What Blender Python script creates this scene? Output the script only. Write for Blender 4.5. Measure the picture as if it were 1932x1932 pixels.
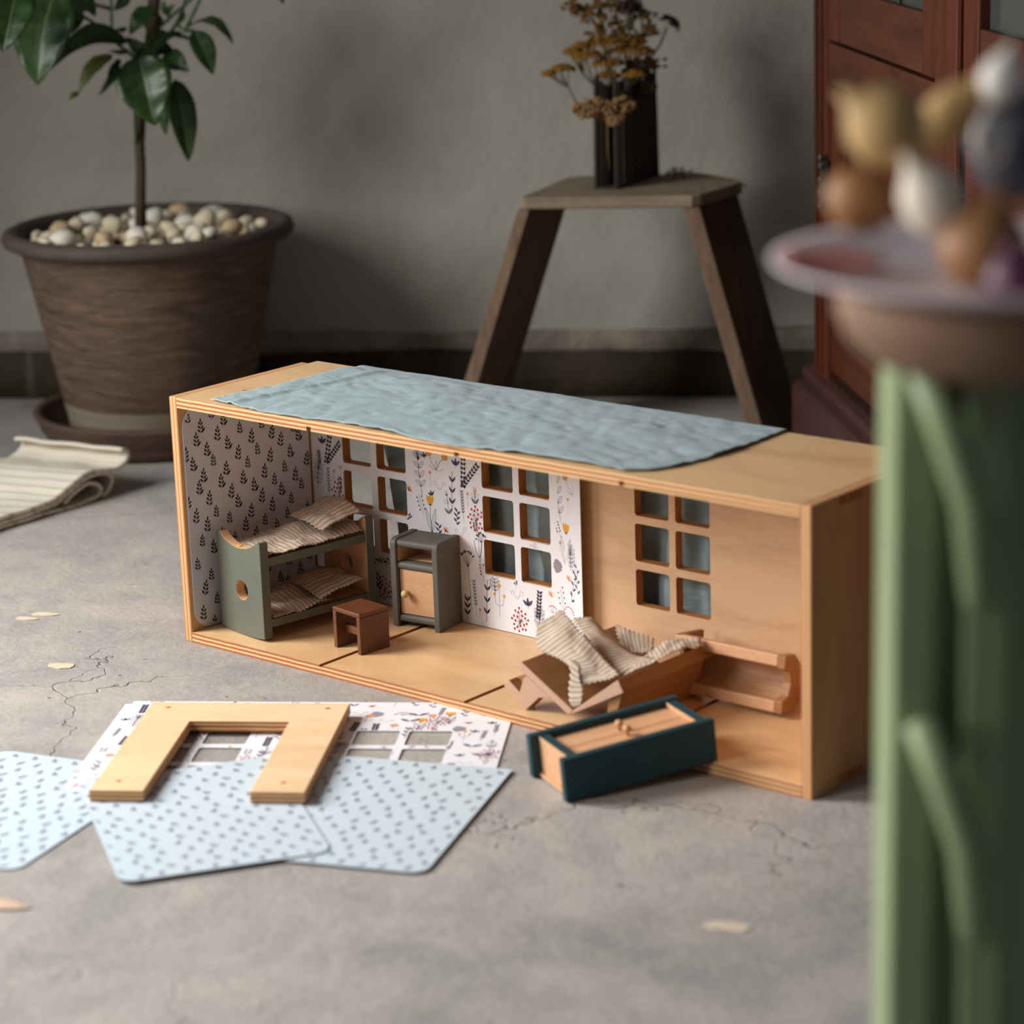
import bpy, bmesh, math, random
from mathutils import Vector, Matrix, noise

for _o in list(bpy.data.objects):
    bpy.data.objects.remove(_o, do_unlink=True)
scene = bpy.context.scene
COL = scene.collection
random.seed(7)
R = math.radians

# ------------------------------------------------------------------ camera
CR = Vector((0.76569, 0.64238, -0.03262)); CU = Vector((-0.14514, 0.22197, 0.96419)); CF = Vector((-0.62662, 0.73353, -0.26319))
cam_d = bpy.data.cameras.new('camera'); cam = bpy.data.objects.new('camera', cam_d); COL.objects.link(cam)
cam.matrix_world = Matrix(((CR.x, CU.x, -CF.x, 1.86713), (CR.y, CU.y, -CF.y, -1.67763), (CR.z, CU.z, -CF.z, 0.80036), (0, 0, 0, 1)))
cam_d.lens = 91.985; cam_d.sensor_width = 36.0; cam_d.sensor_fit = 'HORIZONTAL'
cam_d.clip_start = 0.05
cam_d.dof.use_dof = True; cam_d.dof.focus_distance = 2.60; cam_d.dof.aperture_fstop = 4.2
scene.camera = cam

# ------------------------------------------------------------------ light
world = bpy.data.worlds.new('world'); scene.world = world; world.use_nodes = True
_bg = world.node_tree.nodes['Background']
_bg.inputs['Color'].default_value = (0.80, 0.90, 1.0, 1); _bg.inputs['Strength'].default_value = 0.10

def area(name, loc, target, sx, sy, power, col):
    d = bpy.data.lights.new(name, 'AREA'); d.shape = 'RECTANGLE'; d.size = sx; d.size_y = sy
    d.energy = power; d.color = col
    o = bpy.data.objects.new(name, d); COL.objects.link(o); o.location = loc
    o.rotation_euler = (Vector(target) - Vector(loc)).to_track_quat('-Z', 'Y').to_euler()
    return o
# daylight of the window on the left, then an added foreground fill lamp
area('window_and_fill', (-0.70, -0.82, 0.88), (0.30, -0.22, 0.05), 0.66, 0.90, 28, (1.0, 0.985, 0.965)).data.spread = R(140)
area('window_and_fill', (0.02, -1.85, 0.98), (1.22, -0.60, 0.42), 0.66, 0.90, 7, (1.0, 0.985, 0.965)).data.spread = R(90)  # fill lamp added to brighten the green stool, its plate and the near floor

vs = scene.view_settings
vs.view_transform = 'Standard'; vs.look = 'None'; vs.gamma = 1.0; vs.use_curve_mapping = False
vs.exposure = 0.0

# ------------------------------------------------------------------ helpers
def srgb(r, g, b):
    f = lambda c: (c / 255 / 12.92) if c / 255 <= 0.04045 else ((c / 255 + 0.055) / 1.055) ** 2.4
    return (f(r), f(g), f(b), 1.0)

class NT:
    """small node-tree builder"""
    def __init__(s, name, rough=0.6, spec=0.3):
        s.m = bpy.data.materials.new(name); s.m.use_nodes = True; s.t = s.m.node_tree; s.n = s.t.nodes
        s.b = s.n['Principled BSDF']; s.b.inputs['Roughness'].default_value = rough
        s.b.inputs['Specular IOR Level'].default_value = spec
        s._tc = None
    def add(s, t, **kw):
        n = s.n.new(t)
        for k, v in kw.items(): setattr(n, k, v)
        return n
    def link(s, a, b): s.t.links.new(a, b)
    def co(s, kind='Object'):
        if s._tc is None: s._tc = s.add('ShaderNodeTexCoord')
        return s._tc.outputs[kind]
    def mapping(s, src, scale=(1, 1, 1), rot=(0, 0, 0), loc=(0, 0, 0)):
        n = s.add('ShaderNodeMapping'); s.link(src, n.inputs['Vector'])
        n.inputs['Scale'].default_value = scale; n.inputs['Rotation'].default_value = rot; n.inputs['Location'].default_value = loc
        return n.outputs['Vector']
    def noise(s, vec, scale, detail=4, rough=0.55, dist=0.0, out='Fac'):
        n = s.add('ShaderNodeTexNoise'); s.link(vec, n.inputs['Vector'])
        n.inputs['Scale'].default_value = scale; n.inputs['Detail'].default_value = detail
        n.inputs['Roughness'].default_value = rough; n.inputs['Distortion'].default_value = dist
        return n.outputs[out]
    def voronoi(s, vec, scale, feature='DISTANCE_TO_EDGE', out='Distance'):
        n = s.add('ShaderNodeTexVoronoi', feature=feature); s.link(vec, n.inputs['Vector']); n.inputs['Scale'].default_value = scale
        return n.outputs[out]
    def wave(s, vec, scale, dist=0, detail=2, dscale=1, direction='X'):
        n = s.add('ShaderNodeTexWave', bands_direction=direction); s.link(vec, n.inputs['Vector'])
        n.inputs['Scale'].default_value = scale; n.inputs['Distortion'].default_value = dist
        n.inputs['Detail'].default_value = detail; n.inputs['Detail Scale'].default_value = dscale
        return n.outputs['Fac']
    def ramp(s, fac, stops, interp='LINEAR'):
        n = s.add('ShaderNodeValToRGB'); s.link(fac, n.inputs['Fac']); r = n.color_ramp; r.interpolation = interp
        while len(r.elements) < len(stops): r.elements.new(0.5)
        for e, (p, c) in zip(r.elements, stops): e.position = p; e.color = c
        return n.outputs['Color']
    def fr(s, fac, lo, hi, a=0.0, b=1.0):
        n = s.add('ShaderNodeMapRange'); s.link(fac, n.inputs['Value'])
        for i, v in zip(('From Min', 'From Max', 'To Min', 'To Max'), (lo, hi, a, b)): n.inputs[i].default_value = v
        return n.outputs['Result']
    def mix(s, fac, a, b, mode='MIX'):
        n = s.add('ShaderNodeMix', data_type='RGBA', blend_type=mode)
        for sock, v in ((n.inputs[0], fac), (n.inputs[6], a), (n.inputs[7], b)):
            if hasattr(v, 'links'): s.link(v, sock)
            else: sock.default_value = v
        return n.outputs[2]
    def math(s, op, a, b=0.0):
        n = s.add('ShaderNodeMath', operation=op)
        for sock, v in ((n.inputs[0], a), (n.inputs[1], b)):
            if hasattr(v, 'links'): s.link(v, sock)
            else: sock.default_value = v
        return n.outputs[0]
    def color(s, c):
        if hasattr(c, 'links'): s.link(c, s.b.inputs['Base Color'])
        else: s.b.inputs['Base Color'].default_value = c
        return s
    def bump(s, h, strength=0.3, dist=0.001):
        n = s.add('ShaderNodeBump'); s.link(h, n.inputs['Height'])
        n.inputs['Strength'].default_value = strength; n.inputs['Distance'].default_value = dist
        s.link(n.outputs['Normal'], s.b.inputs['Normal']); return s

def plain(name, c, rough=0.6, spec=0.3, var=0.12, nscale=60, bump=0.0):
    t = NT(name, rough, spec)
    f = t.noise(t.co(), nscale, 3)
    d = tuple(x * (1 - var) for x in c[:3]) + (1,); l = tuple(min(1, x * (1 + var)) for x in c[:3]) + (1,)
    t.color(t.ramp(f, [(0.3, d), (0.7, l)]))
    if bump: t.bump(f, bump, 0.0006)
    return t.m

def wood(name, dark, light, stretch=(1, 12, 12), scale=14, rough=0.5, spec=0.35, bump=0.08, fig=0.5, rot=(0, 0, 0), blot=None):
    """grain running along the axis whose stretch is smallest"""
    t = NT(name, rough, spec)
    v = t.mapping(t.co(), stretch, rot)
    big = t.noise(v, scale * 0.35, 3, 0.5, 0.9)
    fine = t.noise(v, scale * 4, 5, 0.65, 0.2)
    f = t.math('ADD', t.math('MULTIPLY', big, fig * 1.2), t.math('MULTIPLY', fine, 1.0 - fig * 0.6))
    c = t.ramp(f, [(0.35, dark), (0.85, light)])
    if blot:
        c = t.mix(t.fr(t.noise(t.co(), 9, 2), 0.45, 0.7), c, blot)
    t.color(c); t.bump(fine, bump, 0.0008)
    return t.m

class MB:
    """collects polygons of one mesh"""
    def __init__(s): s.v = []; s.f = []; s.mi = []; s.uv = None
    def face(s, pts, mi=0):
        i = len(s.v); s.v += [tuple(p) for p in pts]; s.f.append(tuple(range(i, i + len(pts)))); s.mi.append(mi)
    def add(s, verts, faces, mi=0):
        i = len(s.v); s.v += [tuple(p) for p in verts]
        for k, f in enumerate(faces):
            s.f.append(tuple(a + i for a in f)); s.mi.append(mi[k] if isinstance(mi, (list, tuple)) else mi)
        return s
    def box(s, x0, x1, y0, y1, z0, z1, mi=0):
        v = [(x0, y0, z0), (x1, y0, z0), (x1, y1, z0), (x0, y1, z0), (x0, y0, z1), (x1, y0, z1), (x1, y1, z1), (x0, y1, z1)]
        return s.add(v, [(0, 3, 2, 1), (4, 5, 6, 7), (0, 1, 5, 4), (1, 2, 6, 5), (2, 3, 7, 6), (3, 0, 4, 7)], mi)
    def prism(s, poly, lo, hi, axis='z', mi=0, emi=None):
        """poly: counter-clockwise 2D outline; axis z -> (x,y), y -> (x,z), x -> (y,z)"""
        m = {'z': lambda p, t: (p[0], p[1], t), 'y': lambda p, t: (p[0], t, p[1]), 'x': lambda p, t: (t, p[0], p[1])}[axis]
        n = len(poly); v = [m(p, lo) for p in poly] + [m(p, hi) for p in poly]
        f = [tuple(range(n))[::-1], tuple(range(n, 2 * n))] + [(i, (i + 1) % n, n + (i + 1) % n, n + i) for i in range(n)]
        e = mi if emi is None else emi
        if axis == 'y': f = [a[::-1] for a in f]
        return s.add(v, f, [mi, mi] + [e] * n)
    def loop_lathe(s, prof, n=48, mi=0, cap0=False, cap1=False):
        v = []; f = []; k = len(prof)
        for i in range(n):
            a = 2 * math.pi * i / n
            for r, z in prof: v.append((r * math.cos(a), r * math.sin(a), z))
        for i in range(n):
            j = (i + 1) % n
            for q in range(k - 1): f.append((i * k + q, j * k + q, j * k + q + 1, i * k + q + 1))
        if cap0: f.append(tuple(i * k for i in range(n))[::-1])
        if cap1: f.append(tuple(i * k + k - 1 for i in range(n)))
        return s.add(v, f, mi)
    def tube(s, pts, rad, n=8, mi=0):
        pts = [Vector(p) for p in pts]
        rad = rad if isinstance(rad, (list, tuple)) else [rad] * len(pts)
        v = []; f = []
        for i, p in enumerate(pts):
            d = (pts[min(i + 1, len(pts) - 1)] - pts[max(i - 1, 0)])
            d = d.normalized() if d.length > 1e-9 else Vector((0, 0, 1))
            a = d.orthogonal().normalized() if i == 0 else (pa - d * pa.dot(d)).normalized()
            pa = a; b = d.cross(a)
            for q in range(n):
                t = 2 * math.pi * q / n; v.append(p + (a * math.cos(t) + b * math.sin(t)) * rad[i])
        for i in range(len(pts) - 1):
            for q in range(n):
                w = (q + 1) % n; f.append((i * n + q, i * n + w, (i + 1) * n + w, (i + 1) * n + q))
        f.append(tuple(range(n))[::-1]); f.append(tuple(range((len(pts) - 1) * n, len(pts) * n)))
        return s.add(v, f, mi)
    def blob(s, c, r, seg=8, ring=6, mi=0, rot=None):
        rx, ry, rz = r if isinstance(r, (tuple, list)) else (r, r, r)
        v = [Vector((0, 0, -rz))]
        for i in range(1, ring):
            t = math.pi * i / ring
            for q in range(seg):
                a = 2 * math.pi * q / seg
                v.append(Vector((rx * math.sin(t) * math.cos(a), ry * math.sin(t) * math.sin(a), -rz * math.cos(t))))
        v.append(Vector((0, 0, rz)))
        f = [(0, 1 + (q + 1) % seg, 1 + q) for q in range(seg)]
        for i in range(ring - 2):
            for q in range(seg):
                w = (q + 1) % seg; a = 1 + i * seg; f.append((a + q, a + w, a + seg + w, a + seg + q))
        l = 1 + (ring - 2) * seg; f += [(l + q, l + (q + 1) % seg, len(v) - 1) for q in range(seg)]
        if rot is not None: v = [rot @ p for p in v]
        return s.add([p + Vector(c) for p in v], f, mi)
    def build(s, name, mats, parent=None, smooth=False, bevel=0.0, loc=None, rot=None, seg=2, uvs=None):
        me = bpy.data.meshes.new(name); me.from_pydata(s.v, [], s.f); me.update()
        for m in (mats if isinstance(mats, (list, tuple)) else [mats]): me.materials.append(m)
        me.polygons.foreach_set('material_index', s.mi)
        if smooth: me.polygons.foreach_set('use_smooth', [True] * len(s.f))
        if uvs:
            ul = me.uv_layers.new(name='UVMap')
            for lp in me.loops: ul.data[lp.index].uv = uvs[lp.vertex_index]
        o = bpy.data.objects.new(name, me); COL.objects.link(o)
        if parent is not None: o.parent = parent
        if loc is not None: o.location = loc
        if rot is not None: o.rotation_euler = rot
        if bevel:
            b = o.modifiers.new('bevel', 'BEVEL'); b.width = bevel; b.segments = seg; b.limit_method = 'ANGLE'; b.angle_limit = 0.7
        return o

def tag(o, label, cat, group=None, kind=None):
    if label: o['label'] = label
    if cat: o['category'] = cat
    if group: o['group'] = group
    if kind: o['kind'] = kind
    return o
def thing(name, label, cat, loc=(0, 0, 0), rz=0.0, group=None, rot=None):
    o = bpy.data.objects.new(name, None); COL.objects.link(o); o.empty_display_size = 0.02
    o.location = loc; o.rotation_euler = rot if rot is not None else (0, 0, rz)
    return tag(o, label, cat, group)
def structure(o): o['kind'] = 'structure'; return o

def rrect(x0, x1, y0, y1, r, n=6):
    rs = r if isinstance(r, (tuple, list)) else (r,) * 4      # bl, br, tr, tl
    out = []
    for (cx, cy, a0, rr) in ((x0, y0, 180, rs[0]), (x1, y0, 270, rs[1]), (x1, y1, 0, rs[2]), (x0, y1, 90, rs[3])):
        if rr <= 0: out.append((cx, cy)); continue
        ox = cx + rr if cx == x0 else cx - rr; oy = cy + rr if cy == y0 else cy - rr
        for i in range(n + 1):
            a = R(a0 + 90 * i / n); out.append((ox + rr * math.cos(a), oy + rr * math.sin(a)))
    return out

def holed(poly, holes, lo, hi, axis='y'):
    """plate with holes as verts/faces: face triangulation by scanline-free bmesh fill; returns (verts, faces, edge flags)"""
    bm = bmesh.new(); loops = []
    for lp in [poly] + holes:
        vs_ = [bm.verts.new((p[0], p[1], 0)) for p in lp]
        for i in range(len(vs_)): bm.edges.new((vs_[i], vs_[(i + 1) % len(vs_)]))
        loops.append(vs_)
    bmesh.ops.triangle_fill(bm, use_beauty=True, use_dissolve=False, edges=bm.edges[:])
    bm.verts.index_update()
    v2 = [(v.co.x, v.co.y) for v in bm.verts]
    tri = []
    for f in bm.faces:
        ids = [v.index for v in f.verts]
        a, b, c = (v2[i] for i in ids[:3])
        if (b[0] - a[0]) * (c[1] - a[1]) - (b[1] - a[1]) * (c[0] - a[0]) < 0: ids = ids[::-1]
        tri.append(tuple(ids))
    loops = [[v.index for v in lp] for lp in loops]; bm.free()
    m = {'z': lambda p, t: (p[0], p[1], t), 'y': lambda p, t: (p[0], t, p[1]), 'x': lambda p, t: (t, p[0], p[1])}[axis]
    n = len(v2); V = [m(p, lo) for p in v2] + [m(p, hi) for p in v2]
    F = [t[::-1] for t in tri] + [tuple(i + n for i in t) for t in tri]; E = [0] * len(F)
    for k, lp in enumerate(loops):
        pts = [v2[i] for i in lp]
        ar = sum(pts[i][0] * pts[(i + 1) % len(pts)][1] - pts[(i + 1) % len(pts)][0] * pts[i][1] for i in range(len(pts)))
        if (ar > 0) != (k == 0): lp = lp[::-1]
        for i in range(len(lp)):
            a, b = lp[i], lp[(i + 1) % len(lp)]; F.append((a, b, n + b, n + a)); E.append(1)
    if axis == 'y': F = [f[::-1] for f in F]
    return V, F, E

def circle(cx, cy, r, n=20): return [(cx + r * math.cos(2 * math.pi * i / n), cy + r * math.sin(2 * math.pi * i / n)) for i in range(n)]

def catmull(P, t):
    n = len(P) - 1; t = min(max(t, 0.0), 1.0) * n; i = min(int(t), n - 1); f = t - i
    p1, p2 = P[i], P[i + 1]; p0 = P[i - 1] if i > 0 else p1 * 2 - p2; p3 = P[i + 2] if i + 2 <= n else p2 * 2 - p1
    return 0.5 * ((2 * p1) + (p2 - p0) * f + (2 * p0 - 5 * p1 + 4 * p2 - p3) * f * f + (3 * p1 - p0 - 3 * p2 + p3) * f * f * f)

def cloth(name, ctrl, mat, parent=None, step=0.0024, zig=0.0012, thick=0.0007, wr=0.0006, seed=0, ripple=None):
    """cloth patch through a grid of control points, with pinked (zigzag) edges; UV in metres"""
    C = [[Vector(p) for p in r] for r in ctrl]
    lu = sum((C[i + 1][0] - C[i][0]).length for i in range(len(C) - 1)); lv = sum((C[0][j + 1] - C[0][j]).length for j in range(len(C[0]) - 1))
    mid = len(C) // 2; lv = max(lv, sum((C[mid][j + 1] - C[mid][j]).length for j in range(len(C[0]) - 1)))
    nu = max(6, int(lu / step)) | 1; nv = max(6, int(lv / step)) | 1
    P = [[None] * (nv + 1) for _ in range(nu + 1)]
    for i in range(nu + 1):
        row = [catmull([C[r][j] for r in range(len(C))], i / nu) for j in range(len(C[0]))]
        for j in range(nv + 1): P[i][j] = catmull(row, j / nv)
    mb = MB(); uv = []
    for i in range(nu + 1):
        for j in range(nv + 1):
            p = P[i][j].copy()
            du = P[min(i + 1, nu)][j] - P[max(i - 1, 0)][j]; dv = P[i][min(j + 1, nv)] - P[i][max(j - 1, 0)]
            nrm = du.cross(dv); nrm = nrm.normalized() if nrm.length > 1e-12 else Vector((0, 0, 1))
            q = Vector((i / nu * lu, j / nv * lv, seed * 3.1))
            p += nrm * (wr * 2.2 * noise.noise(q * 55) + wr * noise.noise(q * 140))
            if ripple: p += nrm * ripple(i / nu, j / nv)
            if zig:
                if i in (0, nu): p += du.normalized() * zig * (1 if j % 2 else -1) * (1 if i else -1)
                if j in (0, nv): p += dv.normalized() * zig * (1 if i % 2 else -1) * (1 if j else -1)
            mb.v.append(tuple(p)); uv.append((q.x, q.y))
    w = nv + 1
    for i in range(nu):
        for j in range(nv): mb.f.append((i * w + j, (i + 1) * w + j, (i + 1) * w + j + 1, i * w + j + 1)); mb.mi.append(0)
    o = mb.build(name, mat, parent, smooth=True, uvs=uv)
    if thick:
        s = o.modifiers.new('thickness', 'SOLIDIFY'); s.thickness = thick; s.offset = 0
    return o

# ------------------------------------------------------------------ materials
M = {}
def ply_edge(name, axis, t=0.0104, off=0.0, n=5, dk=srgb(158, 94, 66), dk2=srgb(172, 106, 74), lt=srgb(216, 180, 126)):
    m = NT(name, 0.6, 0.2)
    sp = m.add('ShaderNodeSeparateXYZ'); m.link(m.co(), sp.inputs[0])
    c = m.math('ADD', sp.outputs['XYZ'.index(axis)], off + 10 * t)
    c = m.math('ADD', c, m.math('MULTIPLY', m.math('SUBTRACT', m.noise(m.mapping(m.co(), (9, 9, 9)), 6, 2), 0.5), t * 0.10))
    f = m.math('FRACT', m.math('MULTIPLY', c, n / t / 2.0))
    col = m.ramp(f, [(0.0, dk), (0.46, dk2), (0.54, lt), (0.93, lt), (1.0, dk)])
    m.color(col); return m.m
M['birch'] = wood('birch_ply', srgb(194, 148, 100), srgb(222, 182, 134), (1.0, 3.4, 3.4), 9, 0.32, 0.5, 0.02, 0.95)
M['birch_light'] = wood('birch_piece', srgb(216, 174, 130), srgb(240, 206, 164), (1.0, 3.0, 3.0), 16, 0.4, 0.4, 0.02, 0.95)
M['birch_side'] = wood('birch_ply_side', srgb(186, 136, 88), srgb(212, 166, 114), (5, 5, 1.0), 13, 0.42, 0.4, 0.03, 0.7)
M['birch_back'] = wood('birch_ply_back', srgb(184, 142, 104), srgb(212, 174, 136), (1.0, 7, 5), 15, 0.45, 0.35, 0.03, 0.85)
M['edge_z'] = ply_edge('ply_edge_flat', 'Z'); M['edge_x'] = ply_edge('ply_edge_upright', 'X', dk=srgb(180, 124, 82), dk2=srgb(186, 130, 88), lt=srgb(212, 166, 118)); M['edge_plain'] = wood('ply_reveal', srgb(150, 92, 46), srgb(196, 136, 78), (9, 9, 1), 20, 0.6, 0.25, 0.05)
M['paper_w'] = plain('white_card', srgb(232, 230, 234), 0.55, 0.3, 0.015, 40)
M['paper_grey'] = plain('pale_card', srgb(206, 206, 214), 0.55, 0.3, 0.02, 40)
M['paper_b'] = plain('blue_card', srgb(200, 213, 221), 0.42, 0.45, 0.02, 30)
M['card_dark'] = plain('dark_card_edge', srgb(104, 84, 92), 0.8, 0.1, 0.05)
M['card_back'] = plain('card_edge', srgb(196, 192, 184), 0.8, 0.1, 0.03)
for k, c in dict(olive=(50, 45, 35), navy=(78, 82, 108), ink=(88, 80, 104), black=(66, 60, 74), red=(176, 48, 56), orange=(222, 152, 104), yellow=(222, 162, 50), grey=(150, 142, 152), lilac=(176, 166, 186), slate=(112, 116, 128)).items():
    M['ink_' + k] = plain('print_' + k, srgb(*c), 0.6, 0.2, 0.05)

t = NT('blue_linen', 0.9, 0.1)
w1 = t.wave(t.mapping(t.co('UV'), (1, 1, 1)), 330, 1.2, 2, 30, 'X'); w2 = t.wave(t.mapping(t.co('UV'), (1, 1, 1)), 330, 1.2, 2, 30, 'Y')
fb = t.noise(t.co('UV'), 900, 3, 0.7); big = t.noise(t.mapping(t.co('UV'), (1, 5, 1)), 60, 4, 0.6)
t.color(t.mix(0.5, t.ramp(fb, [(0.25, srgb(146, 166, 170)), (0.75, srgb(186, 203, 205))]), t.ramp(big, [(0.3, srgb(154, 176, 179)), (0.7, srgb(182, 200, 202))])))
t.bump(t.math('ADD', t.math('MULTIPLY', t.math('ADD', w1, w2), 0.35), t.math('ADD', fb, t.math('MULTIPLY', big, 2.0))), 0.8, 0.0011)
t.b.inputs['Sheen Weight'].default_value = 0.25
M['linen'] = t.m

def striped(name, light, dark, per, axis=0, pin=True):
    t = NT(name, 0.92, 0.08)
    sp = t.add('ShaderNodeSeparateXYZ'); t.link(t.co('UV'), sp.inputs[0])
    f = t.math('FRACT', t.math('DIVIDE', t.math('ADD', sp.outputs[axis], 1.0), per))
    st = [(0.0, dark), (0.40, dark), (0.50, light), (0.58, light), (0.64, dark), (0.68, dark), (0.74, light), (0.94, light), (1.0, dark)] if pin else [(0.0, dark), (0.25, dark), (0.4, light), (1.0, light)]
    c = t.ramp(f, st); n = t.noise(t.co('UV'), 1500, 2, 0.6)
    t.color(t.mix(t.fr(n, 0.3, 0.7, 0.0, 0.35), c, light)); t.bump(n, 0.5, 0.0005)
    return t.m
M['stripe'] = striped('striped_cotton', srgb(204, 188, 170), srgb(150, 130, 112), 0.0050)
M['stripe_v'] = striped('striped_cotton_across', srgb(204, 188, 170), srgb(150, 130, 112), 0.0050, 1)
M['beech'] = wood('beech', srgb(190, 140, 100), srgb(218, 172, 132), (1, 10, 10), 40, 0.5, 0.3, 0.04, 0.4)
M['brownwood'] = wood('plain_toy_wood', srgb(134, 90, 55), srgb(172, 124, 82), (10, 1, 10), 40, 0.5, 0.3, 0.05, 0.4)
M['endgrain'] = plain('end_grain', srgb(188, 152, 128), 0.7, 0.15, 0.06, 300)
M['rust'] = wood('red_brown_stain', srgb(66, 36, 20), srgb(116, 66, 34), (1, 8, 8), 70, 0.4, 0.4, 0.06, 0.4, blot=srgb(84, 50, 34))
def painted(name, c, chip, amt=0.66, rough=0.55):
    t = NT(name, rough, 0.3); n = t.noise(t.co(), 90, 6, 0.7)
    base = t.ramp(t.noise(t.co(), 25, 3), [(0.3, tuple(x * 0.88 for x in c[:3]) + (1,)), (0.7, c)])
    t.color(t.mix(t.fr(n, amt, amt + 0.03), base, chip)); t.bump(t.noise(t.co(), 500, 3), 0.25, 0.0004); return t.m
M['sage'] = painted('sage_paint', srgb(98, 100, 86), srgb(166, 146, 104), 0.70)
M['greypaint'] = painted('grey_paint', srgb(98, 95, 88), srgb(140, 130, 112), 0.78)
M['teal'] = painted('teal_paint', srgb(28, 62, 70), srgb(20, 46, 54), 0.6)
M['knob'] = plain('knob_wood', srgb(206, 178, 130), 0.5, 0.3, 0.06)
M['groove'] = plain('groove_wood', srgb(170, 112, 68), 0.8, 0.1, 0.05)
M['yellowpaint'] = plain('yellow_paint_spot', srgb(214, 170, 30), 0.5, 0.3, 0.05)

# floor: worn cement screed
t = NT('cement_floor', 0.62, 0.35); v = t.co()
blot = t.noise(v, 4.2, 6, 0.62, 0.8); mott = t.noise(v, 16, 6, 0.66, 0.3); fine = t.noise(v, 130, 5, 0.7); speck = t.noise(v, 45, 3, 0.55)
c = t.ramp(blot, [(0.34, srgb(118, 117, 118)), (0.5, srgb(164, 158, 152)), (0.66, srgb(194, 183, 172))])
c = t.mix(0.5, c, t.ramp(mott, [(0.3, srgb(132, 129, 128)), (0.5, srgb(166, 160, 155)), (0.72, srgb(190, 181, 170))]))
c = t.mix(0.22, c, t.ramp(fine, [(0.25, srgb(96, 92, 90)), (0.75, srgb(184, 178, 170))]))
c = t.mix(t.fr(speck, 0.70, 0.74), c, srgb(196, 184, 160)); c = t.mix(t.fr(t.noise(t.mapping(v, loc=(3, 5, 1)), 60, 2), 0.73, 0.77), c, srgb(96, 74, 70))
warp = t.mix(0.16, v, t.noise(v, 7, 4, out='Color'))
crk = t.voronoi(warp, 3.3); cm = t.math('MULTIPLY', t.fr(crk, 0.0, 0.004, 1, 0), t.fr(t.noise(v, 2.1, 2), 0.56, 0.66))
c = t.mix(t.math('MULTIPLY', cm, 0.55), c, srgb(84, 70, 66))
scr = t.noise(t.mapping(v, (1, 12, 1), (0, 0, 0.6)), 14, 4, 0.6); c = t.mix(t.fr(scr, 0.60, 0.78, 0, 0.35), c, srgb(186, 180, 172))
t.color(c)
hgt = t.math('SUBTRACT', t.math('ADD', t.math('MULTIPLY', mott, 1.2), t.math('ADD', t.math('MULTIPLY', fine, 0.5), t.math('MULTIPLY', blot, 0.8))), t.math('MULTIPLY', cm, 1.0))
t.bump(hgt, 0.55, 0.004); M['floor'] = t.m
# wall: old lime plaster
t = NT('lime_plaster', 0.85, 0.2); v = t.co()
b1 = t.noise(v, 2.2, 4, 0.5, 0.4); b2 = t.noise(v, 9, 5, 0.6); b3 = t.noise(v, 60, 4, 0.6); drip = t.noise(t.mapping(v, (10, 10, 1.2)), 3, 3)
c = t.ramp(b1, [(0.3, srgb(152, 148, 139)), (0.7, srgb(176, 171, 161))]); c = t.mix(0.3, c, t.ramp(b2, [(0.3, srgb(144, 139, 131)), (0.7, srgb(184, 178, 168))]))
c = t.mix(t.fr(drip, 0.6, 0.8, 0, 0.12), c, srgb(168, 150, 130)); t.color(c)
t.bump(t.math('ADD', t.math('MULTIPLY', b2, 1.0), t.math('MULTIPLY', b3, 0.12)), 0.6, 0.012); M['plaster'] = t.m
t = NT('rough_render', 0.9, 0.15); v = t.co(); f = t.noise(v, 22, 6, 0.65)
t.color(t.ramp(f, [(0.3, srgb(112, 104, 92)), (0.7, srgb(158, 148, 132))])); t.bump(f, 0.8, 0.01); M['render'] = t.m
t = NT('dark_skirting', 0.75, 0.25); v = t.co(); f = t.noise(v, 14, 6, 0.65); g = t.noise(t.mapping(v, (8, 8, 0.6)), 4, 4)
c = t.ramp(f, [(0.3, srgb(42, 34, 24)), (0.7, srgb(72, 62, 44))]); c = t.mix(t.fr(g, 0.62, 0.72, 0, 0.5), c, srgb(108, 100, 84)); t.color(c); t.bump(f, 0.7, 0.006); M['skirt'] = t.m

# ------------------------------------------------------------------ setting
def terrain(name, x0, x1, y0, y1, nx, ny, fn, mat):
    mb = MB()
    for j in range(ny + 1):
        for i in range(nx + 1):
            x = x0 + (x1 - x0) * i / nx; y = y0 + (y1 - y0) * j / ny; mb.v.append((x, y, fn(x, y)))
    for j in range(ny):
        for i in range(nx):
            a = j * (nx + 1) + i; mb.f.append((a, a + 1, a + nx + 2, a + nx + 1)); mb.mi.append(0)
    return mb.build(name, mat, smooth=True)
mb = MB(); mb.box(-3.2, 3.2, -3.2, 3.2, -0.1, 0.0)
structure(mb.build('floor', M['floor']))
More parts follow.
